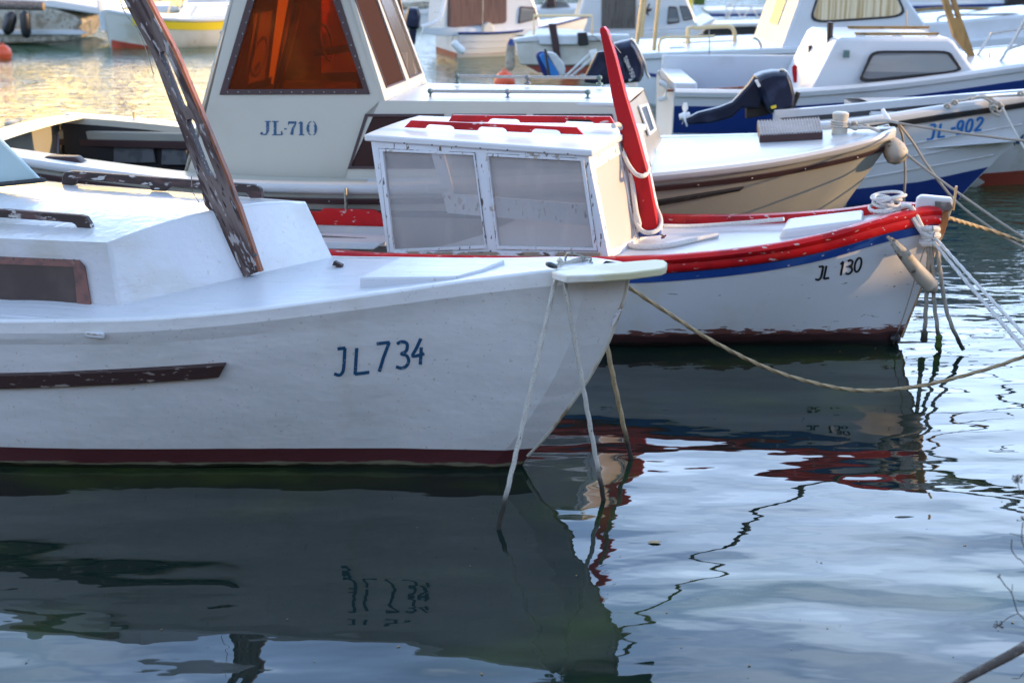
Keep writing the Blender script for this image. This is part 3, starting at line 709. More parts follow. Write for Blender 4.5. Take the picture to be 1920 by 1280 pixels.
# two red scalloped roof rails
def scal(bb, x0, x1, yt0, yt1, yb0, yb1, cuts, ends):
    T = [(x0 + ends, yt0), (x1 - ends, yt1)]; P = [T[0], T[1], (x1, yb1)]
    for (a, b) in reversed(cuts):
        yb = lambda x: yb0 + (yb1 - yb0) * (x - x0) / (x1 - x0); d = (b - a) * .12; hh = (yb0 - yt0) * .55
        P += [(b, yb(b)), (b - d * .3, yb(b) - hh * .6), (b - d * 1.2, yb(b) - hh), (a + d * 1.2, yb(a) - hh), (a + d * .3, yb(a) - hh * .6), (a, yb(a))]
    P.append((x0, yb0)); return [B.b(x, y, bb) for x, y in P]
MB().prism(scal(-.30, 757, 1094, 226, 239, 239.5, 253, ((797, 852), (895, 950), (996, 1051)), 13), (0, .028, 0)).build('roof_rail', M['redB'], cB, bevel=.003)
MB().prism(scal(.20, 840, 1152, 216, 219, 229, 232, ((915, 975), (1060, 1112)), 8), (0, .028, 0)).build('roof_rail', M['redB'], cB, bevel=.003)
# nail heads along the roof edge
for x in (760, 812, 857, 902, 953, 1022, 1066): MB().lathe([(.006, 0), (.005, .002), (0, .003)], C_(x, 264 + (x - 700) * .066, .022), cn_, 8).build('nail', M['dkmetal'], rf)
# red mast plank in front of the cabin
mb = MB()
rowsM = ((432, 1200, 1234, 8), (330, 1181, 1215, 7), (250, 1163, 1193, 7), (180, 1147, 1172, 7), (110, 1135, 1154, 7), (60, 1125, 1138, 6), (52, 1124, 1131, 7))
R = []
for y, xl, xr, th in rowsM:
    a, b = B.b(xl, y + 2, -.03), B.b(xr, y - 2, -.03); dd = Vector((0, .075, 0)); R.append([a, b, b + dd, a + dd])
mb.loft(R, True, True); rm = mb.build('mast', M['redmast'], tB, bevel=.006)
R = []
for y, xl, xr, th in ((443, 1200, 1237, 8), (431, 1199, 1235, 8)):
    a, b = B.b(xl, y + 2, -.033), B.b(xr, y - 2, -.033); dd = Vector((0, .081, 0)); R.append([a, b, b + dd, a + dd])
MB().loft(R, True, True).build('mast_foot', M['blueB'], tB)
MB().tube([B.b(x, y, -.04) for x, y in ((1138, 60), (1150, 82), (1158, 92), (1164, 100))], .003, 6).build('cord', M['rope_grey'], rm)
MB().tube([B.b(x, y, .0) for x, y in ((1236, 438), (1246, 444), (1240, 446), (1249, 441))], .006, 6).build('hook', M['copper'], tB)
# lettering
mb = MB()
for ch, x0, y0, x1, y1 in (('J', 1527, 525, 1543, 500), ('L', 1543, 523, 1555, 498), ('1', 1570, 517, 1581, 491), ('3', 1584, 514, 1597, 488), ('0', 1599, 510, 1613, 484)):
    letter(mb, B, pB, ch, x0, y0, x1, y1, 4.0, 5, 1.5)
mb.build('lettering', M['black_letter'], tB)
# foredeck hatch
q = [B.b(1460, 440, -.15), B.b(1616, 425, -.15)]; q += [q[1] + Vector((.0, .34, .0)), q[0] + Vector((0, .38, 0))]
lo = [p - Vector((0, 0, .04)) for p in q]; tp = [p + Vector((0, 0, .045)) for p in q]
tp[0] += Vector((.02, 0, -.012)); tp[3] += Vector((.03, 0, -.012))
MB().hexa(lo, tp).build('hatch', M['roofB'], tB, bevel=.022, seg=4)
MB().tube([B.b(x, y, -.01) for x, y in ((1762, 440), (1750, 476), (1734, 520), (1716, 565), (1702, 600), (1690, 632))], .012, 8, sub=6).build('stem_edge', M['rust'], tB)
# stem head, rusty edge and bracket
P = [B.b(*p, -.035) for p in ((1714, 405), (1718, 373), (1727, 367), (1783, 372), (1788, 380), (1770, 440), (1745, 440))]
MB().prism(P, (0, .07, 0)).build('stem_head', M['roofB'], tB, bevel=.012, seg=3)
P = [B.b(*p, -.040) for p in ((1767, 398), (1785, 392), (1770, 440), (1755, 470), (1748, 470))]
MB().prism(P, (0, .08, 0)).build('stem_plate', M['rust'], tB, bevel=.003)
P = [B.b(*p, -.055) for p in ((1753, 378), (1782, 380), (1788, 390), (1780, 396), (1753, 392))]
MB().prism(P, (0, .11, 0)).build('bracket', M['slat'], tB, bevel=.004)
MB().tube([B.b(1793, 349, -.02), B.b(1787, 394, -.02)], .008, 8, sm=False).build('pin', M['goldsteel'], tB)
MB().lathe([(.03, 0), (.034, .02), (.03, .045), (.012, .055)], B.w((0, 0, 0)) * 0 + B.b(1672, 634, -.05), (1, -.3, 0), 12).build('keel_bolt', M['black'], tB)
# side bench, oar and red coaming visible aft of the cabin
P = [B.b(*p, .45) for p in ((540, 395), (598, 397), (607, 391), (700, 394), (716, 402), (722, 425), (560, 421))]
MB().prism(P, (0, .03, 0)).build('rowlock_board', M['redB'], tB, bevel=.004)
P = [B.b(*p, .46) for p in ((540, 420), (722, 425), (722, 462), (540, 452))]
MB().prism(P, (0, .02, 0)).build('inner_planking', M['roofB'], tB)
P = [B.b(*p, .0) for p in ((560, 452), (717, 456), (700, 468), (560, 466))]
MB().prism([P[0], P[1] + Vector((0, 0, 0)), P[2], P[3]], (0, .3, 0)).build('bench', M['roofB'], tB, bevel=.006)
MB().tube([B.b(545, 441, .15), B.b(687, 449, .15)], .012, 8, sm=False).build('oar_shaft', M['slat'], tB)
MB().lathe([(.012, 0), (.012, .16), (.010, .17)], B.b(649, 391, .46) - Vector((0, 0, .02)), (0, 0, 1), 10).build('rowlock_pin', M['metal'], tB)
# ================================================================== cream boat with the tall wheelhouse
D = Fr(1500, 500, 10)
tD = thing('cabin_cruiser', D, 'cream boat lettered JL-710 with tall amber-windowed wheelhouse and white cabin top', 'boat', 'small boats moored in the harbour')
stD = [(-.4, -.25), (0, 0), (.455, .277), (.895, .545), (1.05, .65), (9, .67)]
HD = Hull(D, [(-80, 268), (0, 275), (60, 300), (200, 322), (370, 340), (640, 352), (900, 350), (1230, 322), (1350, 310), (1450, 294), (1560, 276), (1640, 258), (1680, 247)],
    [(0, .05), (.12, .22), (.4, .42), (.9, .70), (1.7, .95), (2.8, 1.12), (4.2, 1.18), (6.0, 1.15), (7.4, 1.0)],
    [(0, .02), (.5, .18), (1.2, .45), (2.4, .80), (4.0, .98), (7.4, .85)], stD, 6.6, zfix=[(-6.6, .90), (-6.0, .86), (-5.2, .79), (-4.46, .735), (-3.35, .73), (-2.2, .77), (-1.08, .845), (-.25, .925), (.32, 1.01), (.66, 1.08)])
hm = HD.mesh(nu=56, nv=20, roll=0); hm.build('hull', M['creamD'], tD, smooth=30); bD = hm.bvh(); pD = lambda x, y: D.hit(bD, x, y)
HD.transom().build('transom', M['creamD'], tD)
HD.strip(-6.55, .64, 0, 0, 0, prof=[(-.02, -.10), (-.03, -.05), (-.022, .02), (.0, .034), (.03, .034), (.048, .022), (.05, -.02)], n=80).build('gunwale_lip', M['whiteD'], tD, smooth=50)
HD.strip(-6.55, .60, .085, .125, .022, n=80).build('rubbing_strake', M['frameD'], tD, bevel=.004)
strake(D, pD, [(560, 392), (900, 398), (1180, 383), (1395, 349)], [(560, 402), (900, 408), (1180, 394), (1385, 356)], .018, 'rubbing_strake', M['blacktrim'], tD)
dm = HD.deck(-3.35, .52, camber=.05, inset=.09, drop=-.0); dm.build('deck', M['whiteD'], tD); bdD = dm.bvh()
def onD(x, y): h = D.hit(bdD, x, y); return h[0] if h else D.z(x, y, .95)
mb = MB()
for i in range(18):
    x = -6.1 + i * .38
    h = HD.half(interp(HD.stem, HD.sheer(x) - .1) - x, HD.sheer(x) - .105, HD.sheer(x)); MB().lathe([(.008, 0), (.006, .003), (0, .005)], (x, -h - .022, HD.sheer(x) - .105), (0, -1, 0), 8).build('screw', M['metal'], tD)
# side decks round the open cockpit
mb = MB()
for sd in (-1, 1):
    R = []
    for i in range(25):
        x = -6.5 + 3.3 * i / 24; b = HD.bs(x) - .09; zt = HD.sheer(x) + .02
        R.append([Vector((x, sd * b, zt)), Vector((x, sd * (b - .16), zt + .005)), Vector((x, sd * (b - .165), zt - .05))])
    mb.loft(R)
mb.build('side_deck', M['cabinD'], tD)
mb = MB()
for sd in (-1, 1): mb.loft([[Vector((x, sd * (HD.bs(x) - .25), HD.sheer(x) - .03)), Vector((x, sd * (HD.bs(x) - .26), .40))] for x in [-6.5 + 3.3 * i / 24 for i in range(25)]])
mb.build('cockpit_lining', M['darkin'], tD)
mb = MB(); mb.add([(-6.5, -.95, .40), (-3.2, -.95, .40), (-3.2, .95, .40), (-6.5, .95, .40)], [(0, 1, 2, 3)]); mb.build('cockpit_floor', M['darkin'], tD)
for pts in (((147, 272), (190, 273), (193, 300), (147, 300)), ((213, 274), (287, 277), (291, 306), (212, 306)), ((303, 279), (350, 281), (352, 310), (302, 310))):
    MB().prism([D.b(*p, .82) for p in pts], (0, .03, 0)).build('locker_door', M['greypanel'], tD, bevel=.008)
HD.deck(-6.58, -6.3, camber=.03, inset=.05).build('aft_deck', M['creamD'], tD)
# far coaming
P = [D.b(*p, .80) for p in ((108, 262), (106, 250), (112, 244), (360, 251), (420, 254), (420, 268))]
cm = MB().prism(P, (0, .12, 0)).build('coaming', M['creamD'], tD, bevel=.01)
MB().prism([D.b(*p, .79) for p in ((106, 261), (420, 268), (420, 282), (106, 272))], (0, .03, 0)).build('coaming_trim', M['frameD'], cm)
P = [D.b(*p, .80) for p in ((25, 279), (106, 254), (106, 283))]
MB().prism(P, (0, .05, 0)).build('quarter_fairing', M['creamD'], tD, bevel=.006)
MB().tube([D.b(107, 254, .4), D.b(107, 300, .1)], .018, 8, sm=False).build('post', M['frameD'], tD)
P = [D.b(*p, -1.05) for p in ((70, 309), (86, 293), (140, 295), (163, 314))]
MB().prism(P, (0, .10, 0)).build('rowlock_block', M['frameD'], tD, bevel=.006)
P = [D.b(*p, 1.02) for p in ((228, 247), (236, 242), (282, 243), (290, 249))]
MB().prism(P, (0, .10, 0)).build('rowlock_block', M['frameD'], tD, bevel=.005)
MB().tube([D.b(251, 209, 1.06), D.b(252, 244, 1.06)], .014, 8, sm=False).build('rowlock_pin', M['goldsteel'], tD)
MB().lathe([(.07, 0), (.06, .04), (.055, .08), (.075, .10), (.078, .15), (.06, .165)], D.b(28, 262, .62), (0, 0, 1), 16).build('bollard', M['fender_tan'], tD)
# ---- trunk cabin
zc = 1.315
bn, bf_ = -.72, .60
rn0, rn1 = D.b(722, 189, bn), D.b(1174, 193, bn); rf1, rf0 = D.b(1207, 165, bf_), D.b(798, 156, bf_)
gnA, gnF = D.b(640, 349, -.95), D.b(1222, 309, -.80); gfF = D.b(1249, 270, .55); gfA = Vector((rf0.x, .9, .75))
# near wall as rings round three windows
tp_, tn = pln(gnA, gnF, rn1)
if tn.y > 0: tn = -tn
T_ = lambda x, y, o=0.: D.pl(x, y, tp_, tn) + tn * o
mb = MB()
wins = [((685, 214), (833, 214), (833, 317), (652, 317)), ((848, 214), (987, 214), (987, 317), (848, 317)), ((1000, 214), (1148, 214), (1172, 317), (1000, 317))]
outs = [((712, 189), (840, 190), (840, 352), (640, 352)), ((840, 190), (993, 191), (993, 347), (840, 352)), ((993, 191), (1174, 193), (1222, 312), (993, 347))]
for o_, w_ in zip(outs, wins): mb.ring([T_(*p) for p in o_], [T_(*p) for p in w_], tn * -.03)
# part of the wall that runs aft under the wheelhouse
tw = mb.build('cabin_side', M['cabinD'], tD)
for w_ in wins:
    cx = sum(p[0] for p in w_) / 4; cy = sum(p[1] for p in w_) / 4
    inn = [(cx + (p[0] - cx) * .93, cy + (p[1] - cy) * .90) for p in w_]; ou = [(cx + (p[0] - cx) * 1.0, cy + (p[1] - cy) * 1.0) for p in w_]
    f_ = MB().ring([T_(*p, .002) for p in ou], [T_(*p, .002) for p in inn], tn * .006).build('window', M['frameD'], tw)
    MB().prism([T_(*p, -.004) for p in inn], tn * -.004).build('pane', M['smoke'], f_)
# roof
R = []
for i in range(11):
    t = i / 10; a = rn0.lerp(rn1, t); b = rf0.lerp(rf1, t); m = (a + b) / 2; m.z += .006; R.append([p + Vector((0, 0, .002)) for p in arc(a + Vector((0, -.02, 0)), m, b, 10)])
MB().slab(R, .03).build('cabin_top', M['whiteD'], tD, bevel=.012, seg=3)
# front face
mb = MB()
fP, fN = pln(rn1, gnF, rf1)
if fN.x < 0: fN = -fN
X_ = lambda x, y, o=0.: D.pl(x, y, fP, fN) + fN * o
g2 = gfF.copy(); gnF2 = gnF.copy(); gnF2.z -= .06; g2.z -= .06
top = arc(rn1, (rn1 + rf1) / 2 + Vector((.01, 0, .0)), rf1, 8); top = [p - Vector((0, 0, .02)) for p in top]
bot = arc(gnF2, (gnF2 + g2) / 2 + Vector((.01, 0, .02)), g2, 8)
mb.loft([bot, top]).build('cabin_front', M['creamD'], tD)
mb = MB().add([rf0, rf1, g2, gfA], [(0, 1, 2, 3)]); mb.build('cabin_far_side', M['cabinD'], tD)
fw_ = MB().ring([X_(*p, .004) for p in ((1195, 200), (1212, 195), (1228, 245), (1215, 256))], [X_(*p, .004) for p in ((1199, 204), (1209, 200), (1223, 243), (1216, 249))], fN * .012).build('front_window', M['gelgrey'], tD)
MB().prism([X_(*p, .006) for p in ((1199, 204), (1209, 200), (1223, 243), (1216, 249))], fN * .002).build('pane', M['black'], fw_)
# roof rails on little stanchions
for bb, pts in ((-.46, ((807, 171, 183), (952, 172, 183), (1102, 173, 184))), (.42, ((857, 143, 154), (989, 145, 155), (1124, 146, 156)))):
    base = [D.b(x, yb, bb) for x, yt, yb in pts]; tops = [D.b(x, yt, bb) for x, yt, yb in pts]
    rr = bpy.data.objects.new('roof_rail', None); COL.objects.link(rr); rr.parent = tD
    MB().tube([tops[0] + Vector((.02, 0, 0)), tops[1], tops[2] - Vector((.02, 0, 0))], .013, 10, sub=2).build('tube', M['steel'], rr)
    for b0, t0 in zip(base, tops):
        h = max(.03, t0.z - b0.z); z0 = b0.z
        MB().lathe([(.030, -.012), (.028, 0), (.010, .008), (.009, h - .02), (.020, h - .012), (.023, h), (.018, h + .014), (.005, h + .020)], b0, (0, 0, 1), 12).build('stanchion', M['teal'], rr)
# ---- wheelhouse
wh = bpy.data.objects.new('wheelhouse', None); COL.objects.link(wh); wh.parent = tD
wb = -.80
a0, a1, a2, a3 = D.b(350, 338, wb - .12), D.b(494, -60, wb), D.b(636, -60, wb), D.b(724, 189, wb)
hp, hn = pln(D.b(415, 178, wb), D.b(724, 189, wb), D.b(660, 0, wb + .08))
if hn.y > 0: hn = -hn
H_ = lambda x, y, o=0.: D.pl(x, y, hp, hn) + hn * o
mb = MB()
ow = [H_(*p) for p in ((452, -60), (646, -60), (722, 190), (379, 240))]; iw = [H_(*p) for p in ((478, -20), (624, -10), (688, 172), (423, 172))]
mb.ring(ow, iw, hn * -.03)
low = [H_(379, 240), H_(722, 190), H_(716, 352), H_(345, 341)]
mb.prism(low, hn * -.03)
whs = mb.build('near_wall', M['cabinD'], wh)
fo = [H_(*p, .002) for p in ((470, -20), (632, -20), (694, 177), (412, 178))]; fi = [H_(*p, .002) for p in ((482, -10), (622, -6), (682, 167), (428, 168))]
f_ = MB().ring(fo, fi, hn * .010).build('window', M['frameD'], whs, bevel=.003)
MB().prism([H_(*p, -.004) for p in ((482, -10), (622, -6), (682, 167), (428, 168))], hn * -.004).build('pane', M['orange'], f_)
mb = MB()
for k in range(13): MB().lathe([(.006, 0), (.005, .002), (0, .003)], H_(428 + k * 20, 173, .013), hn, 6).build('screw', M['metal'], f_)
for k in range(8):
    for x in (627 + k * 7.6 + 2, 476 - k * 6.6): MB().lathe([(.006, 0), (.005, .002), (0, .003)], H_(x, 1 + k * 21, .013), hn, 6).build('screw', M['metal'], f_)
# raked front with three lights
q1, q2, q3 = D.b(722, 190, wb), D.b(800, 155, .55), D.b(652, -40, wb + .03)
rp, rn_ = pln(q1, q2, q3)
if rn_.x < 0: rn_ = -rn_
K_ = lambda x, y, o=0.: D.pl(x, y, rp, rn_) + rn_ * o
mb = MB()
c0 = [K_(*p) for p in ((646, -60), (690, -60), (765, 170), (722, 190))]; c1 = [K_(*p) for p in ((657, -20), (697, -26), (760, 152), (724, 166))]
d0 = [K_(*p) for p in ((690, -60), (722, -60), (801, 155), (765, 170))]; d1 = [K_(*p) for p in ((702, -26), (727, -30), (790, 138), (768, 148))]
mb.ring(c0, c1, rn_ * -.03); mb.ring(d0, d1, rn_ * -.03)
fwl = mb.build('front_wall', M['cabinD'], wh)
for qd, mm in ((c1, 'smoke'), (d1, 'clearpane')):
    f_ = MB().ring([p + rn_ * .003 for p in qd], [p.lerp(sum(qd, Vector()) / 4, .035) + rn_ * .003 for p in qd], rn_ * .006).build('window', M['frameD'], fwl)
    MB().prism([p - rn_ * .004 for p in qd], rn_ * -.004).build('pane', M[mm], f_)
# far wall, back wall, roof and things inside
fx = .62
farT = [Vector((K_(722, -60).x, fx, K_(722, -60).z)), Vector((ow[0].x + .02, fx, ow[0].z)), Vector((ow[3].x, fx + .1, .72)), Vector((q2.x, fx + .02, .75))]
fi2 = [farT[0].lerp(farT[2], .16), farT[1].lerp(farT[3], .16), farT[2].lerp(farT[0], .42), farT[3].lerp(farT[1], .42)]
fwm = MB().ring(farT, fi2, (0, .03, 0)).build('far_wall', M['interior'], wh)
MB().prism(fi2, (0, .004, 0)).build('pane', M['orange'], fwm)
mb = MB(); mb.add([ow[0], farT[1], farT[2], low[3]], [(0, 1, 2, 3)]); mb.build('back_wall', M['cabinD'], wh, solid=.02)
mb = MB(); mb.hexa([ow[0] + Vector((-.1, -.05, 0)), ow[1] + Vector((.08, -.05, 0)), farT[0] + Vector((.08, .05, 0)), farT[1] + Vector((-.1, .05, 0))],
    [p + Vector((0, 0, .05)) for p in (ow[0] + Vector((-.1, -.05, 0)), ow[1] + Vector((.08, -.05, 0)), farT[0] + Vector((.08, .05, 0)), farT[1] + Vector((-.1, .05, 0)))])
mb.build('roof', M['whiteD'], wh, bevel=.02)
mb = MB(); mb.box((-3.75, 0.1, 1.28), (1.2, 1.1, .03)); mb.box((-3.35, .1, 1.42), (.18, .9, .26)); mb.build('console', M['interior'], wh)
mb = MB(); mb.tube([D.b(520, 172, -.1), D.b(560, 10, -.1)], .035, 8, sm=False); mb.tube([D.b(590, 100, .1), D.b(660, 90, .1)], .03, 8, sm=False); mb.build('frame_posts', M['interior'], wh)
mb = MB(); mb.torus(D.b(612, 80, .1), .14, .012, (1, 0, .2)); mb.build('steering_wheel', M['brownwood'], wh)
# lettering JL-710, stencil serif, on the wheelhouse side
mb = MB(); pH = lambda x, y: (H_(x, y), hn)
def S(pts, w, w1=None): stroke_px(mb, D, pH, pts, w, .003, w1)
S([(502, 229), (502, 247)], 5.5); S([(497, 228), (508, 228)], 2); S([(502, 247), (499, 252), (494, 253)], 4, 2); S([(489, 249), (493, 252)], 5)
S([(516, 228), (516, 253)], 5.5); S([(510, 228), (523, 228)], 2); S([(510, 253), (529, 253)], 2); S([(528, 246), (529, 253)], 2.5, 3.5)
S([(533, 242), (538, 242)], 2.6)
S([(541, 230), (556, 230)], 4.5); S([(555, 231), (549, 242), (547, 253)], 2.5, 6); S([(541, 229), (541, 235)], 1.6)
S([(565, 229), (565, 252)], 5.5); S([(560, 232), (565, 228)], 2); S([(560, 253), (571, 253)], 2)
S([(578.5, 234), (577, 241), (578.5, 248)], 5); S([(591, 234), (592.5, 241), (591, 248)], 5); S([(578, 233), (581, 229), (584, 228)], 2.4, 1.4); S([(587, 228), (590, 230), (592, 234)], 1.4, 2.4); S([(578, 249), (581, 252.5), (584, 253.5)], 2.4, 1.4); S([(587, 253.5), (590, 252), (592, 248)], 1.4, 2.4)
mb.build('lettering', M['blue_letter'], tD)
# foredeck grate, bollard and bow chock
g = [onD(1424, 268), onD(1542, 262), onD(1536, 234), onD(1419, 240)]
lo = [p - Vector((0, 0, .01)) for p in g]; tp = [p + Vector((0, 0, .055)) for p in g]
gr = MB().hexa(lo, tp).build('grate', M['frameD'], tD, bevel=.003)
mb = MB()
for i in range(22):
    t = (i + .5) / 22; a = tp[0].lerp(tp[1], t); b = tp[3].lerp(tp[2], t); d = (tp[1] - tp[0]).normalized() * .006
    mb.prism([a - d, a + d, b + d, b - d], (0, 0, .010))
mb.build('slats', M['slat'], gr)
MB().lathe([(.060, -.01), (.058, .05), (.052, .09), (.060, .12), (.062, .15), (.045, .160)], onD(1574, 250), (0, 0, 1), 18).build('bollard', M['cabinD'], tD)
MB().box(onD(1655, 246) + Vector((0, 0, .03)), (.10, .05, .03), Matrix.Rotation(-.25, 3, 'Y')).build('bow_cleat', M['metal'], tD, bevel=.006)
# ================================================================== helpers for boats further off
def fy(px, Y, yaw=0):                      # a frame standing at distance Y under picture column px
    X = at(px, 300, Y).x; return Fr(0, 0, yaw, O=(X, Y, 0))
class BG:
    """plates and prisms of a thing whose frame has yaw 0; o is the distance of the plane beyond the frame"""
    def __init__(s, name, px, Y, label, cat, group=None):
        s.f = fy(px, Y); s.t = thing(name, s.f, label, cat, group)
    def P(s, pts, o=0.): return [s.f.b(x, y, o) for x, y in pts]
    def prism(s, name, m, pts, depth, o=0., parent=None, bevel=.01, taper=None, seg=2):
        A_ = s.P(pts, o); B_ = [p + Vector((0, depth, 0)) for p in A_]
        if taper:
            c = sum(B_, Vector()) / len(B_); B_ = [Vector((c.x + (p.x - c.x) * taper, p.y, p.z)) for p in B_]
        return MB().hexa(A_, B_).build(name, M[m], parent or s.t, bevel=bevel, seg=seg)
    def tube(s, name, m, pts, r, o=0., parent=None, sm=True):
        return MB().tube([s.f.b(p[0], p[1], o + (p[2] if len(p) > 2 else 0)) for p in pts], r, 8, sm=sm, sub=5).build(name, M[m], parent or s.t)
    def window(s, pts, o, frame='black', pane='greywin', k=.90, parent=None, name='window'):
        c = (sum(p[0] for p in pts) / len(pts), sum(p[1] for p in pts) / len(pts))
        inn = [(c[0] + (p[0] - c[0]) * k, c[1] + (p[1] - c[1]) * (k - .04)) for p in pts]
        f_ = MB().ring(s.P(pts, o - .004), s.P(inn, o - .004), (0, -.014, 0)).build(name, M[frame], parent or s.t, bevel=.004)
        MB().prism(s.P(inn, o - .006), (0, -.004, 0)).build('pane', M[pane], f_); return f_
def rounded(pts, r=.25, n=3):               # cut the corners of a picture outline
    o = []
    for i, p in enumerate(pts):
        a = pts[i - 1]; b = pts[(i + 1) % len(pts)]
        for k in range(n + 1):
            t = k / n; u = (p[0] + (a[0] - p[0]) * r * (1 - t) ** 2 + (b[0] - p[0]) * r * t * t, p[1] + (a[1] - p[1]) * r * (1 - t) ** 2 + (b[1] - p[1]) * r * t * t); o.append(u)
    return o
GRP = 'small boats moored in the harbour'
# ------------------------------------------------------------------ clapboard boat JL-902
E_ = Fr(1797, 372, 0)
tE = thing('rowing_boat', E_, 'white clapboard boat lettered JL-902 in bright blue, with dark blue bottom', 'boat', GRP)
sp = [E_.b(*p, 0) for p in ((1797, 372), (1825, 340), (1856, 311), (1873, 291), (1935, 235), (2000, 160))]
HE = Hull(E_, [(1480, 242), (1600, 231), (1672, 221), (1766, 206), (1882, 189), (1985, 172)], [(0, .03), (.2, .11), (.6, .23), (1.2, .37), (2.0, .52), (4, .56)],
          [(0, .02), (.5, .18), (1.0, .32), (2.0, .42), (4, .42)], [(-.4, -.2)] + [(p.z, p.x) for p in sp] + [(9, sp[-1].x)], 1.75)
hm = HE.mesh(nu=40, nv=16, roll=0); hm.build('hull', M['gel'], tE); bE = hm.bvh(); pE = lambda x, y: E_.hit(bE, x, y)
HE.transom().build('transom', M['gel'], tE)
xt = HE.stop - .02
HE.strip(-1.74, xt, 0, 0, 0, prof=[(-.03, -.07), (-.035, -.03), (-.02, .015), (.0, .024), (.045, .02), (.05, -.02)], n=50).build('gunwale', M['gel'], tE, smooth=50)
HE.strip(-1.74, xt - .05, .052, .100, .026, n=50).build('rubbing_strip', M['black'], tE, bevel=.004)
for a_ in ([(1600, 290), (1772, 257), (1915, 232)], [(1600, 312), (1747, 286), (1878, 261)], [(1600, 336), (1750, 310), (1862, 290)]):
    strake(E_, pE, [(x, y) for x, y in a_], [(x, y + 2) for x, y in a_], .010, 'plank_lap', M['gelgrey'], tE, bev=.001)
R = []
for i in range(31):
    t = i / 30; a = pE(1590 + (1853 - 1590) * t, interp([(1590, 356), (1725, 341), (1853, 313)], 1590 + 263 * t))
    if not a: continue
    a = a[0]; row = []
    for j in range(7):
        z = a.z + (-.2 - a.z) * j / 6; st = interp(HE.stem, z); d = max(0, st - a.x) if j == 0 else max(0, (st - a.x)); row.append(Vector((min(a.x, st - .01), -HE.half(max(0, st - min(a.x, st - .01)), z, HE.sheer(a.x)) - .004, z)))
    R.append(row)
MB().loft(R).build('bottom_paint', M['navyband'], tE)
mb = MB(); mb.add([(-1.7, -.40, .45), (.5, -.25, .60), (.5, .25, .60), (-1.7, .40, .45)], [(0, 1, 2, 3)]); mb.build('floor', M['gel'], tE)
dm = HE.deck(.1, xt - .05, camber=.03, inset=.09); dm.build('foredeck', M['gel'], tE)
mb = MB()
for ch, x0, y0, x1, y1 in (('J', 1736, 263, 1753, 235), ('L', 1757, 259, 1772, 232), ('-', 1779, 254, 1790, 230), ('9', 1791, 253, 1803, 228), ('0', 1808, 249, 1821, 225), ('2', 1826, 246, 1840, 222)):
    letter(mb, E_, pE, ch, x0, y0, x1, y1, 4.6, 5, 2.5, off=.006)
mb.build('lettering', M['ltblue_letter'], tE)
MB().torus(E_.b(1893, 273, -.02), .048, .008, (0, 1, 0), 16, -120, 90).build('bow_hook', M['dkmetal'], tE)
MB().tube([E_.b(1655, 206, -.55), E_.b(1662, 218, -.62), E_.b(1668, 226, -.66)], .018, 8).build('fairlead', M['white_pl'], tE)
# ------------------------------------------------------------------ neighbour at the right edge
Nf = Fr(1995, 340, 0)
tN = thing('rowing_boat', Nf, 'white hull with red bottom, cut off by the right edge', 'boat', GRP)
sp = [Nf.b(*p, 0) for p in ((1995, 340), (2040, 300), (2080, 240), (2100, 190))]
HN = Hull(Nf, [(1850, 205), (2090, 190)], [(0, .03), (.4, .25), (1.2, .5), (3, .6)], [(0, .02), (.5, .16), (1.5, .42), (3, .5)], [(-.4, -.2)] + [(p.z, p.x) for p in sp] + [(9, sp[-1].x)], 2.2, zfix=[(-2, .78), (.8, .85)])
hm = HN.mesh(nu=24, nv=10, roll=0); hm.build('hull', M['gelgrey'], tN); bN = hm.bvh(); pN = lambda x, y: Nf.hit(bN, x, y)
HN.transom().build('transom', M['gelgrey'], tN); HN.deck(-2.1, HN.stop - .05, camber=.03).build('deck', M['gel'], tN)
HN.strip(-2.18, .02, .66, 1.0, .004).build('bottom_paint', M['redbottom'], tN)
mb = MB(); letter(mb, Nf, pN, 'J', 1903, 268, 1918, 243, 5, 4, 2, off=.006); letter(mb, Nf, pN, 'L', 1924, 264, 1940, 240, 5, 4, 2, off=.006); mb.build('lettering', M['blue_letter'], tN)
# ------------------------------------------------------------------ blue-banded cabin boat
G_ = fy(2140, 16.7); G_.O.z = 0
tG = thing('cabin_boat', G_, 'white cabin boat with broad royal blue hull band and slotted tan wooden mast', 'boat', GRP)
HG = Hull(G_, [(1225, 172), (1400, 174), (1500, 172), (1650, 160), (1800, 142), (1920, 125), (2040, 110), (2200, 92)], [(0, .05), (.8, .50), (2, .90), (3.5, 1.05), (6.5, .98)],
          [(0, .02), (1, .35), (3, .8), (6.5, .8)], [(-.4, -.3), (0, 0), (.5, .25), (1.0, .45), (1.25, .6), (9, .6)], 5.65)
hm = HG.mesh(nu=40, nv=14, roll=0); hm.build('hull', M['gel'], tG); HG.transom().build('transom', M['gel'], tG)
HG.strip(-5.64, .3, .155, .46, .006, n=50).build('blue_band', M['navyband'], tG)
HG.strip(-5.64, .55, 0, 0, 0, prof=[(-.03, -.06), (-.03, .0), (0, .035), (.05, .03), (.06, -.02)], n=50).build('gunwale', M['gel'], tG, smooth=50)
HG.deck(-2.9, .55, camber=.05).build('foredeck', M['gel'], tG)
mb = MB(); mb.add([(-5.6, -.85, .55), (-2.8, -.95, .55), (-2.8, .95, .55), (-5.6, .85, .55)], [(0, 1, 2, 3)]); mb.build('cockpit_floor', M['navyband'], tG)
mb = MB(); mb.box((-4.3, .86, .80), (2.6, .05, .45)); mb.box((-5.5, 0, .72), (.25, 1.6, .30)); mb.build('cockpit_lining', M['gel'], tG, bevel=.015)
g_ = lambda pts, o: [G_.b(x, y, o) for x, y in pts]
near = [(1503, 192), (1529, 160), (1571, 78), (1580, 72), (1782, 72), (1793, 80), (1843, 152)]
Ag = g_(near, -.92)
Bg = [Vector((p.x, .85 if i in (0, 6) else .78, p.z)) for i, p in enumerate(Ag)]
for i in (1, 2, 3, 4, 5): Ag[i].y += .06
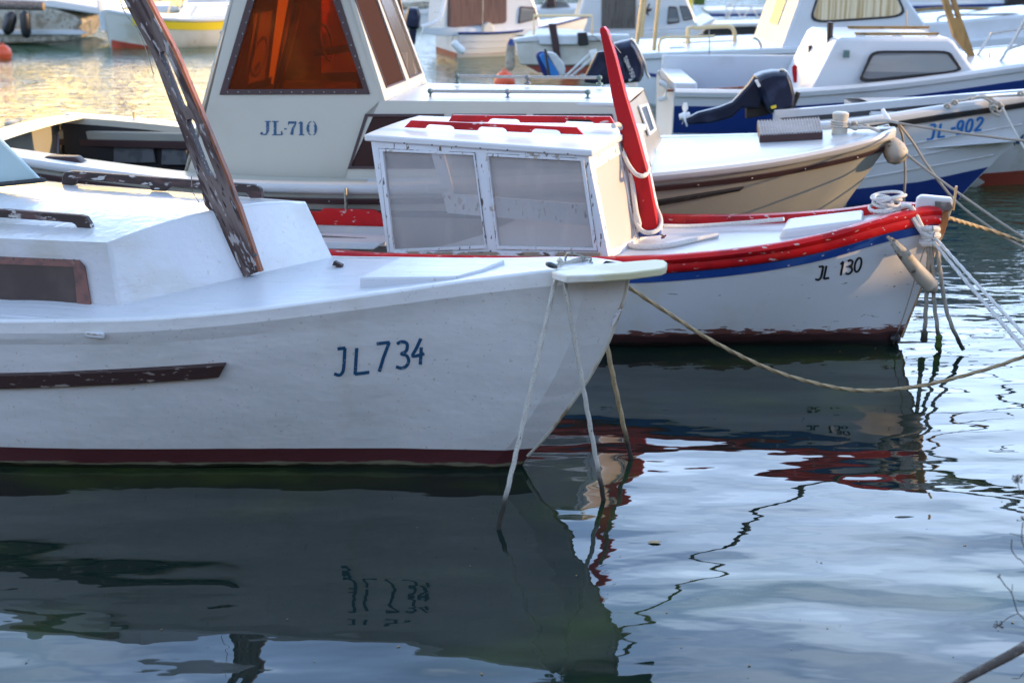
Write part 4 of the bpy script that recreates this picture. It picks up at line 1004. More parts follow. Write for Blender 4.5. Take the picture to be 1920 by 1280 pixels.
cabG = MB().hexa(Ag, Bg).build('cabin', M['gel'], tG, bevel=.04, seg=3)
def gw(pts, o, frame, pane, k=.93):
    c = (sum(p[0] for p in pts) / len(pts), sum(p[1] for p in pts) / len(pts)); inn = [(c[0] + (p[0] - c[0]) * k, c[1] + (p[1] - c[1]) * (k - .1)) for p in pts]
    f_ = MB().ring(g_(pts, o), g_(inn, o), (0, -.02, 0)).build('window', M[frame], cabG, bevel=.004); MB().prism(g_(inn, o), (0, -.006, 0)).build('pane', M[pane], f_)
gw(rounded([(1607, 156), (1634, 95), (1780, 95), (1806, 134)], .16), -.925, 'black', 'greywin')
MB().prism(g_([(1583, 95), (1594, 95), (1593, 109), (1582, 109)], -.95), (0, .05, 0)).build('nav_light', M['teal'], cabG, bevel=.004)
for o, x0, x1, y in ((-.7, 1603, 1762, 64), (.45, 1589, 1744, 52)):
    rr = MB().prism(g_([(x0, y - 2.6), (x1, y - 2.6), (x1 - 3, y + 3), (x0 + 3, y + 3)], o), (0, .05, 0)).build('roof_rail', M['tan'], tG, bevel=.004)
    for xf in (x0 + 10, (x0 + x1) / 2, x1 - 12):
        MB().prism(g_([(xf - 8, y + 2), (xf + 8, y + 2), (xf + 12, y + 12), (xf - 12, y + 12)], o), (0, .04, 0)).build('rail_foot', M['gel'], rr)
MB().prism(g_([(1517, 86), (1545, 85), (1545, 150), (1530, 157), (1517, 156)], .1), (0, .06, 0)).build('cabin_door', M['frameD'], tG, bevel=.004)
MB().tube(g_([(1557, 42), (1556, 70), (1557, 105)], -.5), .035, 8, sm=False).build('folded_awning', M['black'], tG)
# slotted tan mast
mb = MB(); cols = []
for y, xl, xr in ((-60, 1742, 1772), (-2, 1768, 1792), (34, 1779, 1803), (70, 1789, 1816), (113, 1824, 1831)): cols.append([(xl, y), (xl + (xr - xl) * .42, y), (xl + (xr - xl) * .72, y), (xr, y)])
for i in range(4):
    for j in range(3):
        if j == 1 and i in (0, 1): continue
        a, b, c, d = cols[i][j], cols[i][j + 1], cols[i + 1][j + 1], cols[i + 1][j]; mb.prism(g_([a, b, c, d], -.05), (0, .09, 0))
mb.build('mast', M['tan'], tG)
mb = MB()
for pts in ([(1832, 106, 0), (1857, 67, 0), (1870, 62, 0), (1990, 44, 0)], [(1853, 150, -.6), (1880, 108, -.6), (1905, 68, -.6), (1930, 20, -.6)], [(1880, 110, -.6), (1897, 90, -.6), (1990, 66, -.6)]):
    MB().tube([G_.b(x, y, o) for x, y, o in pts], .016, 8, sub=4).build('pulpit_rail', M['steel'], tG)
MB().lathe([(.02, 0), (.028, .1), (.03, .18), (.01, .2)], G_.b(1491, 155, -.3), (-.1, 0, 1), 10).build('throttle_handle', M['redmast'], tG)
MB().tube([G_.b(x, y, -.9) for x, y in ((1250, 170), (1320, 169), (1400, 164))], .016, 6).build('tan_trim', M['brownwood'], tG)
MB().torus(G_.b(1236, 171, -.2), .10, .03, (.3, 1, .2), 16, 0, 180).build('stern_handle', M['white_pl'], tG)
for pts in (((1855, 118, -.3), (1856, 98, -.3)), ((1700, 70, .7), (1700, 20, .7))):
    MB().tube([G_.b(*p) for p in pts], .010, 6, sm=False).build('aerial', M['steel'], tG)
# ------------------------------------------------------------------ outboard engines
def engine(name, f, label, cowl, leg, o, thick, marks=None, propc=None, trim=None, group='outboard engines on the boats'):
    t = thing(name, f, label, 'outboard engine', group)
    def P(pts, off=0.): return [f.b(x, y, o + off) for x, y in pts]
    c = sum(P(cowl), Vector()) / len(cowl)
    F1 = P(cowl); mid1 = [p + Vector((0, -thick * .32, 0)) * 1 for p in F1]
    R = []
    for k, s_ in ((-.5, .78), (-.36, .95), (-.15, 1.0), (.15, 1.0), (.36, .95), (.5, .78)):
        R.append([c + (p - c) * s_ + Vector((0, k * thick, 0)) for p in F1])
    cw = MB().loft(R, True, True).build('cowling', M['navy'], t, smooth=50, bevel=.006)
    MB().prism(P(leg, -.05), (0, .12, 0)).build('leg', M['navy'], t, bevel=.025, seg=3)
    if trim:
        MB().tube(P(trim, -thick * .25), .016, 8).build('trim_strip', M['silver'], cw)
        MB().tube(P(trim, thick * .25), .016, 8).build('trim_strip', M['silver'], cw)
    if propc:
        mb = MB(); q = f.b(*propc, o)
        mb.lathe([(.03, -.05), (.04, 0), (.03, .06)], q, (1, 0, .2), 12)
        hub = mb.build('propeller', M['white_pl'], t)
        for a in (90, 210, 330):
            u = Vector((0, math.cos(rad(a)), math.sin(rad(a)))); v = Vector((.35, -math.sin(rad(a)) * .9, math.cos(rad(a)) * .9)).normalized()
            MB().prism([q + u * .03 - v * .02, q + u * .08 - v * .06, q + u * .13 - v * .03, q + u * .14 + v * .03, q + u * .08 + v * .06, q + u * .03 + v * .02], (.012, 0, 0)).build('blade', M['white_pl'], hub, bevel=.003)
    if marks: marks(cw, f, o - thick * .5)
    return t
def m1(cw, f, o):
    for q, m in ((rounded([(1425, 152), (1449, 142), (1450, 164), (1436, 172)], .2), 'gelgrey'),):
        MB().prism([f.b(x, y, o - .006) for x, y in q], (0, .03, 0)).build('side_badge', M['navy'], cw)
    MB().torus(f.b(1464, 196, o + .05), .035, .010, (0, 1, 0), 14).build('badge_ring', M['metal'], cw)
    MB().prism([f.b(x, y, o - .008) for x, y in ((1416, 152), (1421, 150), (1427, 162), (1422, 164))], (0, .03, 0)).build('label_plate', M['white_pl'], cw)
    MB().prism([f.b(x, y, o - .008) for x, y in ((1445, 200), (1455, 197), (1456, 202), (1447, 205))], (0, .03, 0)).build('label_plate', M['yellow'], cw)
en = engine('outboard_engine', fy(1450, 14.6), 'navy outboard engine tilted up with white propeller and silver trimmed cowling',
    [(1413, 142), (1428, 135), (1448, 131), (1472, 131), (1480, 148), (1487, 180), (1484, 200), (1452, 216), (1436, 206), (1424, 180)],
    [(1418, 140), (1404, 160), (1374, 192), (1349, 202), (1309, 212), (1283, 226), (1286, 235), (1336, 231), (1372, 222), (1392, 203), (1425, 205), (1434, 180)], -.1, .42, m1, (1283, 218), [(1462, 131), (1472, 134), (1480, 150), (1487, 178), (1485, 196)])
fe = fy(1450, 14.6)
MB().tube([fe.b(x, y, -.1) for x, y in ((1478, 216), (1488, 196), (1497, 173))], .025, 8).build('tilt_bar', M['black'], en)
MB().prism([fe.b(x, y, -.05) for x, y in ((1400, 190), (1432, 170), (1445, 215), (1400, 224))], (0, .12, 0)).build('bracket', M['black'], en, bevel=.01)
def m2(cw, f, o):
    mb = MB(); pr = lambda x, y: (f.b(x, y, o - .006), Vector((0, -1, 0)))
    MB().prism([f.b(x, y, o + .0) for x, y in ((1163, 108), (1172, 105), (1190, 146), (1180, 154))], (0, .03, 0)).build('stripe', M['gelgrey'], cw)
    # letters run down the cowling
    x, y = 1168, 108; ux, uy = .40, .916
    for ch in 'TOHATSU':
        S_ = GL[ch]
        for st in S_:
            stroke_px(mb, f, pr, [(x + a * 4.6 * ux + b * 7 * uy, y + a * 4.6 * uy - b * 7 * ux) for a, b in st], 1.2, 0)
        x += 6.2 * ux; y += 6.2 * uy
    mb.build('lettering', M['white_pl'], cw)
engine('outboard_engine', fy(1180, 16.4), 'dark navy outboard engine with pale lettering down its cowling, behind the red mast',
    [(1140, 88), (1152, 80), (1181, 73), (1190, 83), (1207, 119), (1206, 141), (1199, 153), (1166, 156), (1140, 140)],
    [(1150, 95), (1120, 98), (1098, 142), (1094, 155), (1132, 160), (1165, 155)], 0, .40, m2, None, [(1183, 73), (1193, 85), (1208, 118), (1212, 135), (1218, 147)])
engine('outboard_engine', fy(776, 27.2), 'small black outboard engine upright on a white stern, beside the far wheelhouse window',
    rounded([(765, 14), (784, 14), (789, 30), (786, 55), (757, 52)], .2), [(766, 50), (782, 52), (778, 85), (766, 80)], 0, .35)
engine('outboard_engine', fy(425, 29.5), 'dark blue outboard engine at the far left, its cowling behind the wheelhouse edge',
    rounded([(412, 60), (424, 52), (446, 55), (446, 76), (426, 74)], .2), [(424, 70), (440, 72), (436, 100), (427, 96)], 0, .35)
# ------------------------------------------------------------------ large white cruiser with the curtained window
K = BG('motor_cruiser', 1500, 19.6, 'large white motor cruiser with drawn cream curtain in a rounded window', 'boat', GRP)
K.prism('hull', 'gel', [(1192, 108), (1240, 105), (1465, 97), (1600, 92), (1990, 60), (2150, 40), (2060, 205), (1240, 205), (1196, 190)], 2.2, 0, bevel=.03)
K.prism('deck_edge', 'gel', [(1186, 101), (1465, 90), (1600, 86), (1600, 96), (1465, 103), (1186, 113)], 2.3, -.04, bevel=.02)
MB().prism(K.P([(1215, 137), (1310, 150), (1310, 156), (1215, 143)], -.01), (0, .03, 0)).build('navy_stripe', M['navyband'], K.t)
kw = K.prism('wheelhouse', 'gel', [(1463, 100), (1516, -40), (1530, -90), (1660, -90), (1703, 0), (1735, 46), (1760, 96)], 1.9, .12, bevel=.03)
# raked aft face
a, b = K.P([(1463, 98)], .13)[0], K.P([(1412, 72)], 1.9)[0]; c, d = K.P([(1520, -60)], .13)[0], K.P([(1458, -60)], 1.9)[0]
MB().hexa([a, b, d, c], [p + Vector((.12, 0, 0)) for p in (a, b, d, c)]).build('aft_face', M['gel'], kw, bevel=.01)
mid = lambda u, v: (a * (1 - u) + b * u) * (1 - v) + (c * (1 - u) + d * u) * v
qq = [mid(.35, .28), mid(.62, .28), mid(.62, .95), mid(.35, .95)]; nn = (b - a).cross(d - a).normalized(); nn = nn if nn.x < 0 else -nn
MB().prism([p + nn * .004 for p in qq], nn * .015).build('window', M['silver'], kw, bevel=.004)
wpx = rounded([(1515, 45), (1545, -50), (1665, -50), (1702, 32)], .20, 4)
kwin = K.window(wpx, .12, 'black', 'glass', .95, kw)
mb = MB(); R = []
for i in range(61):
    x = 1524 + i * 2.4; off = .012 * math.sin(i * 1.35) + .006 * math.sin(i * 2.9)
    R.append([K.f.b(x, y, .108 + off * .3) + Vector((0, 0, 0)) for y in (-46, 38)])
cz = K.P(wpx, .112); cc = sum(cz, Vector()) / len(cz)
MB().prism([cc + (p - cc) * .93 + Vector((0, .0, 0)) for p in cz], (0, .004, 0)).build('curtain', M['curtain'], kwin)
K.prism('fore_cabin', 'gel', [(1732, 44), (1990, 22), (2120, 60), (1760, 110)], 1.6, .2, bevel=.04)
K.tube('grab_rail', 'steel', [(1757, 40), (1762, 33), (1780, 29), (1850, 28), (1905, 27), (1918, 38)], .018, .35)
K.tube('grab_rail', 'tan', [(1716, 20), (1760, 16), (1850, 18), (1860, 24)], .020, 1.5)
K.tube('stern_rail', 'goldsteel', [(1235, 100), (1236, 82), (1246, 71), (1300, 70), (1340, 68)], .018, .2)
K.tube('stern_rail', 'goldsteel', [(1290, 82), (1290, 53), (1300, 52)], .035, 1.2, sm=False)
K.tube('stern_rail', 'goldsteel', [(1280, 82), (1376, 78)], .022, 1.3, sm=False)
K.tube('stern_rail', 'goldsteel', [(1300, 53), (1350, 50), (1370, 51), (1377, 62), (1378, 80)], .030, 1.2)
K.tube('stern_rail', 'steel', [(1412, 71), (1422, 76), (1427, 88), (1427, 102)], .016, .1)
K.tube('rod', 'tan', [(1315, 94), (1401, 92)], .022, .3, sm=False)
K.prism('dark_cushion', 'gelgrey', [(1250, 97), (1256, 89), (1280, 88), (1290, 91), (1315, 89), (1322, 98)], .4, .5)
for (x0, y0, x1, y1) in ((1194, 84, 1207, -20), (1202, 70, 1212, -20), (1226, 95, 1237, -20)):
    tag(K.tube('rod_holder_pole', 'goldsteel', [(x0, y0), (x1, y1)], .028, -.05, sm=False))
fb_ = BG('ball_fender', 1328, 19.2, 'white ball fender with navy top hanging at the cruiser stern', 'fender', 'fenders hanging from the boats')
q = fb_.f.b(1328, 147, 0)
MB().lathe([(.03, -.05), (.10, -.02), (.125, .06), (.125, .14), (.115, .165)], q, (0, 0, 1), 18).build('body', M['white_pl'], fb_.t)
MB().lathe([(.118, .16), (.10, .20), (.05, .25), (.02, .29), (.015, .31)], q, (0, 0, 1), 18).build('top_cap', M['navyband'], fb_.t)
MB().tube([q + Vector((0, 0, .3)), q + Vector((0, 0, .42)), q + Vector((0, .1, .62))], .008, 6).build('lanyard', M['rope_grey'], fb_.t)
# ------------------------------------------------------------------ middle distance
M1f = fy(1075, 29.9, -18)
tM = thing('cabin_boat', M1f, 'white clinker boat with brown canvas doors and red bottom', 'boat', GRP)
HM = Hull(M1f, [(0, 0)], [(0, .05), (.8, .5), (2, .85), (4, .8)], [(0, .02), (1, .4), (2.4, .75), (4, .7)], [(-.4, -.3), (0, 0), (.6, .25), (9, .35)], 2.75, zfix=[(-3, .50), (-1.5, .50), (.4, .72)])
HM.mesh(nu=30, nv=12, roll=0).build('hull', M['gel'], tM); HM.transom().build('transom', M['gel'], tM); HM.deck(-2.7, .3, camber=.03).build('deck', M['gel'], tM)
HM.strip(-2.74, .1, .42, .75, .005).build('bottom_paint', M['redbottom'], tM)
MB().prism([(-2.756, -.78, .10), (-2.756, .78, .10), (-2.756, .7, -.1), (-2.756, -.7, -.1)], (-.01, 0, 0)).build('bottom_paint', M['redbottom'], tM)
HM.strip(-2.74, .3, -.01, .035, .03).build('rubbing_strip', M['navyband'], tM, bevel=.01)
for dz in (.16, .29): HM.strip(-2.74, .1, dz, dz + .015, .010).build('plank_lap', M['gelgrey'], tM)
mf = lambda pts, o: [M1f.b(x, y, o) for x, y in pts]
cmA = mf([(833, 60), (838, -40), (985, -40), (1003, 5), (1012, 35), (1016, 62)], -.66)
MB().hexa(cmA, [p + Vector((0, 1.3, 0)) for p in cmA]).build('cabin', M['gel'], tM, bevel=.05, seg=3)
MB().prism(mf(rounded([(838, 53), (841, -35), (950, -35), (950, 44)], .08), -.675), (0, .02, 0)).build('canvas_door', M['brown_cloth'], tM)
wf_ = MB().prism(mf(rounded([(971, 46), (975, 12), (1003, 14), (1009, 36)], .12), -.68), (0, .02, 0)).build('window', M['frameD'], tM, bevel=.01)
MB().prism(mf(rounded([(974, 43), (977, 15), (1001, 17), (1006, 35)], .12), -.69), (0, .02, 0)).build('pane', M['greywin'], wf_)
mb = MB(); mb.prism(mf([(790, 64), (793, 52), (836, 52), (950, 55), (1010, 52), (1010, 66), (830, 68)], -.80), (0, .05, 0)); mb.build('cockpit_coaming', M['gel'], tM, bevel=.01)
MB().tube(mf([(836, -30), (834, 0), (826, 32), (812, 44), (790, 50)], -.7), .035, 8).build('arch', M['white_pl'], tM)
MB().tube(mf([(812, 22), (828, 24), (828, 62)], -.78), .012, 6, sm=False).build('stanchion', M['white_pl'], tM)
MB().prism(mf(rounded([(906, 62), (908, 48), (918, 42), (926, 50), (926, 62)], .3), -.86), (0, .18, 0)).build('bucket', M['rusty'], tM, bevel=.01)
fn_ = fy(862, 27.6)
tf = thing('cylinder_fender', fn_, 'pale green-white cylinder fender hanging slantwise on a white side', 'fender', 'fenders hanging from the boats')
a, b = fn_.b(848, 78, 0), fn_.b(870, 100, 0)
MB().lathe([(.02, 0), (.07, .03), (.075, .08), (.075, (b - a).length - .06), (.06, (b - a).length - .02), (.02, (b - a).length)], a, b - a, 14).build('body', M['white_pl'], tf)
MB().tube([a, a + Vector((.02, 0, .12))], .008, 6, sm=False).build('lanyard', M['rope_grey'], tf)
M2 = BG('rowing_boat', 1040, 24.0, 'grubby white open boat seen stern on with rust red bottom', 'boat', GRP)
M2.prism('hull', 'rusty', [(966, 80), (1010, 74), (1150, 78), (1140, 124), (976, 123), (969, 104)], 2.6, 0, bevel=.03, taper=.6)
M2.prism('bottom_paint', 'redbottom', [(985, 123), (1130, 124), (1110, 140), (1010, 137)], 2.0, .06, taper=.5, bevel=.02)
M2.prism('gunwale', 'gel', [(962, 74), (1010, 66), (1180, 66), (1180, 76), (1010, 78), (964, 80)], .25, -.04)
M2.prism('engine_pad', 'gel', [(1008, 68), (1085, 68), (1083, 84), (1012, 84)], .2, -.09)
M2.tube('rail_frame', 'goldsteel', [(1001, 68), (1001, 30), (1110, 30), (1110, 68)], .024, .6, sm=False)
M2.prism('post', 'frameD', [(1028, 45), (1043, 45), (1052, 112), (1040, 112)], .12, -.12, bevel=.01)
M2.prism('block', 'black', [(1082, 62), (1101, 61), (1104, 84), (1086, 86)], .12, -.12, bevel=.01)
ft = BG('cylinder_fender', 958, 23.6, 'brownish cylinder fender with navy cap beside the grubby stern', 'fender', 'fenders hanging from the boats')
a, b = ft.f.b(958, 80, 0), ft.f.b(956, 128, 0)
MB().lathe([(.02, 0), (.07, .04), (.075, .1), (.08, .38), (.05, .44), (.01, .46)], a, b - a, 14).build('body', M['fender_tan'], ft.t)
MB().lathe([(.03, -.06), (.06, 0), (.072, .05)], a, b - a, 12).build('top_cap', M['navyband'], ft.t)
bo = BG('mooring_buoy', 946, 23.0, 'orange plastic buoy floating behind the white cabin top', 'buoy', 'orange mooring buoys')
q = bo.f.b(946, 142, 0); q.z = .10
MB().lathe([(.02, -.18), (.12, -.13), (.17, 0), (.15, .10), (.08, .17), (.02, .19)], q, (0, 0, 1), 20).build('body', M['orangebuoy'], bo.t)
MB().torus(q + Vector((0, 0, .19)), .03, .01, (0, 1, 0), 12).build('eye', M['orangebuoy'], bo.t)
bd_ = BG('folded_dinghy', 1030, 21.5, 'blue and white moulded board with navy rim leaning on the stern', 'dinghy')
bd_.prism('rim', 'navyband', rounded([(1003, 104), (1012, 96), (1030, 99), (1050, 140), (1020, 147)], .3), .12, .1, bevel=.03)
bd_.prism('panel', 'canvas_blue', rounded([(1009, 104), (1022, 100), (1052, 143), (1034, 146)], .3), .10, .02, bevel=.02)
bd_.prism('deck', 'gelgrey', rounded([(1024, 97), (1042, 101), (1060, 124), (1060, 142), (1050, 142)], .25), .12, .03, bevel=.02)
bd_.tube('strut', 'black', [(1022, 92), (1030, 145)], .02, -.05, sm=False)
oa = BG('oars', 1090, 21.0, 'pair of pale oars lying across the stern behind the navy engine', 'oars')
oa.tube('shaft', 'gelgrey', [(1058, 146), (1112, 96)], .018, 0, sm=False); oa.tube('shaft', 'gelgrey', [(1068, 146), (1118, 104)], .018, .1, sm=False)
oa.prism('blade', 'white_pl', [(1104, 96), (1118, 92), (1122, 104), (1110, 116)], .03, -.02)
M2.tube('stern_line', 'rope_grey', [(1110, 66), (1140, 84), (1190, 92)], .012, -.1)
MB().tube(mf([(905, -20), (905, 20), (904, 62)], -.9), .010, 6, sm=False).build('aerial', M['steel'], tM)
M3 = BG('cabin_boat', 1200, 31.0, 'white cabin boat with grey-brown double door and two small side windows', 'boat', GRP)
M3.prism('hull', 'gel', [(1050, 62), (1300, 56), (1340, 34), (1344, 38), (1312, 66), (1290, 84), (1060, 84)], 1.8, 0, bevel=.03)
mc = M3.prism('cabin', 'gel', [(1060, 62), (1080, 42), (1092, 4), (1096, -40), (1262, -40), (1290, 0), (1302, 30), (1312, 56)], 1.6, .1, bevel=.05)
M3.prism('door', 'grey_door', [(1128, 54), (1128, -36), (1194, -36), (1192, 54)], .06, .07, parent=mc)
M3.window(rounded([(1250, 47), (1253, 12), (1269, 13), (1275, 43)], .15), .1, 'frameD', 'greywin', .86, mc)
M3.window(rounded([(1281, 40), (1273, 11), (1290, 12), (1301, 36)], .15), .1, 'frameD', 'greywin', .86, mc)
mb = MB()
for i in range(16): a = random.random() * 6.28; r_ = random.random() * .22; mb.tube([M3.f.b(1212, 22, -.05), M3.f.b(1212, 22, -.05) + Vector((math.cos(a) * r_, -.05, math.sin(a) * r_ * 1.4))], .02, 5, sm=False)
mb.build('gear_bundle', M['frameD'], M3.t)
# ------------------------------------------------------------------ far left boats
L1f = Fr(0, 0, 150, O=Z(207, 91))
tL = thing('fishing_boat', L1f, 'sunlit white boat with yellow stripe, seen bow first at the far left', 'boat', GRP)
HL = Hull(L1f, [(0, 0)], [(0, .04), (.3, .30), (.9, .62), (2, .9), (5, .85)], [(0, .02), (1, .42), (2.4, .75), (5, .7)], [(-.4, -.1), (0, 0), (.4, .06), (.8, .10), (9, .1)], 4.6, zfix=[(-4.7, .66), (-2, .58), (-.8, .64), (.1, .80)])
HL.mesh(nu=30, nv=12, roll=0).build('hull', M['rusty'], tL); HL.transom().build('transom', M['rusty'], tL); HL.deck(-4.5, .05, camber=.06).build('deck', M['gel'], tL)
HL.strip(-4.55, -.4, .05, .22, .008).build('yellow_stripe', M['yellow'], tL); HL.strip(-4.55, .05, -.02, .04, .03).build('gunwale', M['gel'], tL, bevel=.01)
HL.strip(-4.55, -.02, .60, .95, .005).build('bottom_paint', M['redbottom'], tL)
MB().prism([(.06, -.05, .35), (.16, -.05, .35), (.20, -.05, 1.0), (.10, -.05, 1.0)], (0, .1, 0)).build('stem_post', M['gel'], tL, bevel=.01)
MB().hexa([Vector(p) for p in ((-3.4, -.5, .6), (-1.6, -.45, .6), (-1.6, .45, .6), (-3.4, .5, .6))], [Vector(p) for p in ((-3.3, -.4, .85), (-1.8, -.38, .85), (-1.8, .38, .85), (-3.3, .4, .85))]).build('cabin_top', M['gel'], tL, bevel=.03)
for sd in (-1, 1):
    MB().tube([(-4.0, sd * .8, .68), (-3.9, sd * .8, .98), (-1.2, sd * .62, 1.0), (-1.1, sd * .6, .70)], .016, 6, sm=False).build('side_rail', M['goldsteel'], tL)
MB().box((-1.5, 0, .92), (.04, .8, .22), Matrix.Rotation(-.4, 3, 'Y')).build('windscreen', M['greywin'], tL, bevel=.01)
MB().lathe([(.02, 0), (.09, .05), (.10, .3), (.03, .38)], (-3.0, .93, .22), (0, 0, 1), 12).build('side_bumper', M['navyband'], tL)
MB().tube([(-2.6, 0, .84), (-2.6, 0, 1.9)], .018, 6, sm=False).build('short_mast', M['gel'], tL)
L2 = BG('moored_boat', 60, 31.5, 'taupe hulled boat with white strip at the upper left corner', 'boat', GRP)
L2.prism('hull', 'fender_tan', [(-160, 6), (40, 8), (100, 16), (140, 30), (152, 42), (130, 80), (-160, 84)], 2.4, 0, bevel=.05, taper=.9)
L2.prism('rubbing_strip', 'gel', [(-160, 55), (150, 57), (164, 62), (150, 66), (-160, 64)], .1, -.06)
L2.prism('deck', 'gel', [(-160, -8), (100, 0), (190, 14), (198, 24), (185, 28), (120, 18), (40, 9), (-160, 6)], 2.4, -.03, bevel=.03)
for i, (lab, pts) in enumerate((('long black fender hanging against the taupe hull, nearer the pole end', [(46, 20), (50, 72)]), ('broad black fender slanting on the taupe hull at the picture edge', [(24, 22), (12, 66)]))):
    ff_ = BG('long_fender', 30, 31.0, lab, 'fender', 'fenders hanging from the boats')
    a, b = ff_.f.b(*pts[0], 0), ff_.f.b(*pts[1], 0); ln = (b - a).length
    MB().lathe([(.03, 0), (.10, .06), (.13 if i else .11, .15), (.13 if i else .11, ln - .12), (.06, ln - .02), (.02, ln)], a, b - a, 14).build('body', M['black'], ff_.t)
    MB().tube([a, a + Vector((0, 0, .15))], .01, 6, sm=False).build('lanyard', M['rope_grey'], ff_.t)
pl = BG('wooden_pole', 40, 28.5, 'round grey wooden pole with cut end jutting in at the upper left', 'pole')
a, b = pl.f.b(-90, 6, 0), pl.f.b(82, 12, 0)
MB().lathe([(.09, 0), (.095, (b - a).length * .5), (.088, (b - a).length)], a, b - a, 16).build('shaft', M['slat'], pl.t)
MB().lathe([(.085, 0), (.08, .004)], b, b - a, 16).build('cut_end', M['tan'], pl.t)
b2 = BG('mooring_buoy', 6, 28.2, 'orange buoy on the water at the left picture edge', 'buoy', 'orange mooring buoys')
q = b2.f.b(6, 98, 0); q.z = .08
MB().lathe([(.02, -.18), (.12, -.13), (.17, 0), (.15, .10), (.08, .17), (.02, .19)], q, (0, 0, 1), 20).build('body', M['orangebuoy'], b2.t)
MB().torus(q + Vector((0, 0, .19)), .03, .01, (0, 1, 0), 12).build('eye', M['orangebuoy'], b2.t)
L3 = BG('motor_boat', 360, 36.5, 'low white motor boat sunlit behind the yellow-striped boat', 'boat', GRP)
L3.prism('hull', 'gel', [(255, 12), (460, 6), (600, 4), (600, 40), (300, 44), (270, 30)], 2.0, 0, bevel=.05)
L3.prism('cabin_top', 'gel', [(345, 12), (356, -12), (560, -14), (560, 10)], 1.2, .3, bevel=.05); L3.prism('windscreen', 'greywin', [(352, 20), (362, 15), (420, 15), (424, 21)], .03, -.02)
L3.prism('fender_strip', 'rusty', [(290, 20), (300, 22), (335, 14), (338, 20), (292, 30)], .1, -.1)
L4 = BG('motor_boat', 790, 37.0, 'grey-white motor boat behind the small black engine', 'boat', GRP)
L4.prism('hull', 'gelgrey', [(700, 20), (830, 12), (850, 8), (850, 50), (700, 52)], 2.0, 0, bevel=.05); L4.prism('cover', 'fender_tan', [(700, 8), (820, 2), (846, -10), (846, 6), (830, 14), (700, 22)], 1.6, -.05, bevel=.05)
L4.prism('side_stripe', 'gel', [(700, 24), (830, 18), (830, 26), (700, 30)], .04, -.03)
L5 = BG('motor_boat', 1050, 38.0, 'white motor boat with short windscreen seen between the two cabin boats', 'boat', GRP)
L5.prism('hull', 'gel', [(1000, 18), (1090, 14), (1100, 12), (1100, 46), (1004, 48)], 2.0, 0, bevel=.05); L5.prism('windscreen', 'greywin', [(1012, 18), (1020, 4), (1060, 2), (1072, 16)], .5, .1, bevel=.02)
L5.prism('engine_cover', 'frameD', [(1024, 14), (1028, -20), (1038, -24), (1042, 12)], .4, -.1, bevel=.03)
L6 = BG('motor_boat', 1380, 38.5, 'blue-white low motor boat behind a lattice gangway', 'boat', GRP)
L6.prism('hull', 'gel', [(1326, 20), (1440, 16), (1440, 30), (1336, 32)], 1.6, 0, bevel=.04); L6.prism('blue_stripe', 'navyband', [(1328, 26), (1440, 26), (1440, 31), (1334, 32)], .05, -.03)
ga = BG('gangway', 1390, 36.0, 'lattice metal gangway near the sloping aft face of the cruiser', 'gangway')
for pts in ([(1362, 38), (1362, 12), (1390, -4), (1440, -6)], [(1362, 12), (1440, 12)], [(1362, 38), (1376, 14), (1392, 36), (1408, 14), (1424, 36), (1438, 14)]): ga.tube('truss', 'gelgrey', pts, .025, 0, sm=False)
po = BG('floating_pontoon', 1380, 33.5, 'long dark grey floating pontoon behind the cruiser stern', 'pontoon')
po.prism('deck', 'gelgrey', [(1315, 46), (1600, 40), (1600, 46), (1318, 52)], 1.2, 0); po.prism('float', 'black', [(1318, 52), (1600, 46), (1600, 62), (1320, 66)], 1.0, .1)
L7 = BG('motor_boat', 1800, 30.0, 'blue-white motor boat behind the tan slotted mast', 'boat', GRP)
L7.prism('hull', 'gel', [(1690, 6), (1990, -2), (1990, 30), (1700, 30)], 2.2, 0, bevel=.05); L7.prism('blue_stripe', 'navyband', [(1696, 12), (1990, 4), (1990, 9), (1698, 17)], .05, -.03)
L7.prism('cover', 'black', [(1885, 12), (1890, -10), (1990, -14), (1990, 14)], .5, -.1, bevel=.04); L7.prism('deck', 'gel', [(1690, 6), (1700, -6), (1990, -14), (1990, -2)], 2.1, .05)
tp = BG('post_light', 1300, 40, 'yellow mooring post beyond the two small windows', 'post'); tp.prism('post', 'yellow', [(1291, -5), (1298, -5), (1299, 20), (1292, 20)], .12, 0)
gb = BG('plastic_crate', 1316, 40, 'green crate beyond the yellow mooring post', 'crate'); gb.prism('body', 'weed', [(1303, -3), (1322, -4), (1322, 10), (1303, 10)], .5, 0)
# ================================================================== ropes and things hung on the boats
def rope(name, pts, r, m, label, cat='rope', group='mooring ropes', sub=10, sm=True):
    P = [Vector(p) for p in pts]; mb = MB(); n_ = sum((b - a).length for a, b in zip(P, P[1:])); mb.tube(P, r, 12, sub=max(sub, int(n_ / (len(P) - 1) / .012)), sm=sm, twist=(60 if r > .01 else 0))
    base = Vector((P[0].x, P[0].y, 0))
    return tag(mb.build(name, M[m], None, loc=base), label, cat, group)
kn = A.w(A.b(1047, 497, -.03))
w1 = Z(928, 1015, -.05); w2 = Z(1136, 957, -.05)
def line(a, b, sag=0., n=5): return [a.lerp(b, i / n) - Vector((0, 0, sag * 4 * (i / n) * (1 - i / n))) for i in range(n + 1)]
rope('mooring_rope', [kn, A.w(A.b(1044, 512, -.15)), A.w(A.b(1038, 540, -.22))] + line(A.w(A.b(1038, 540, -.22)), w1, .015)[1:], .0115, 'rope', 'flecked white rope from the prow board straight down to the water, the left one')
rope('mooring_rope', [kn, A.w(A.b(1055, 515, -.15)), A.w(A.b(1062, 548, -.22))] + line(A.w(A.b(1062, 548, -.22)), w2, .012)[1:], .0115, 'rope', 'flecked white rope from the prow board crossing the pale stem to the water')
mb = MB()
c = kn
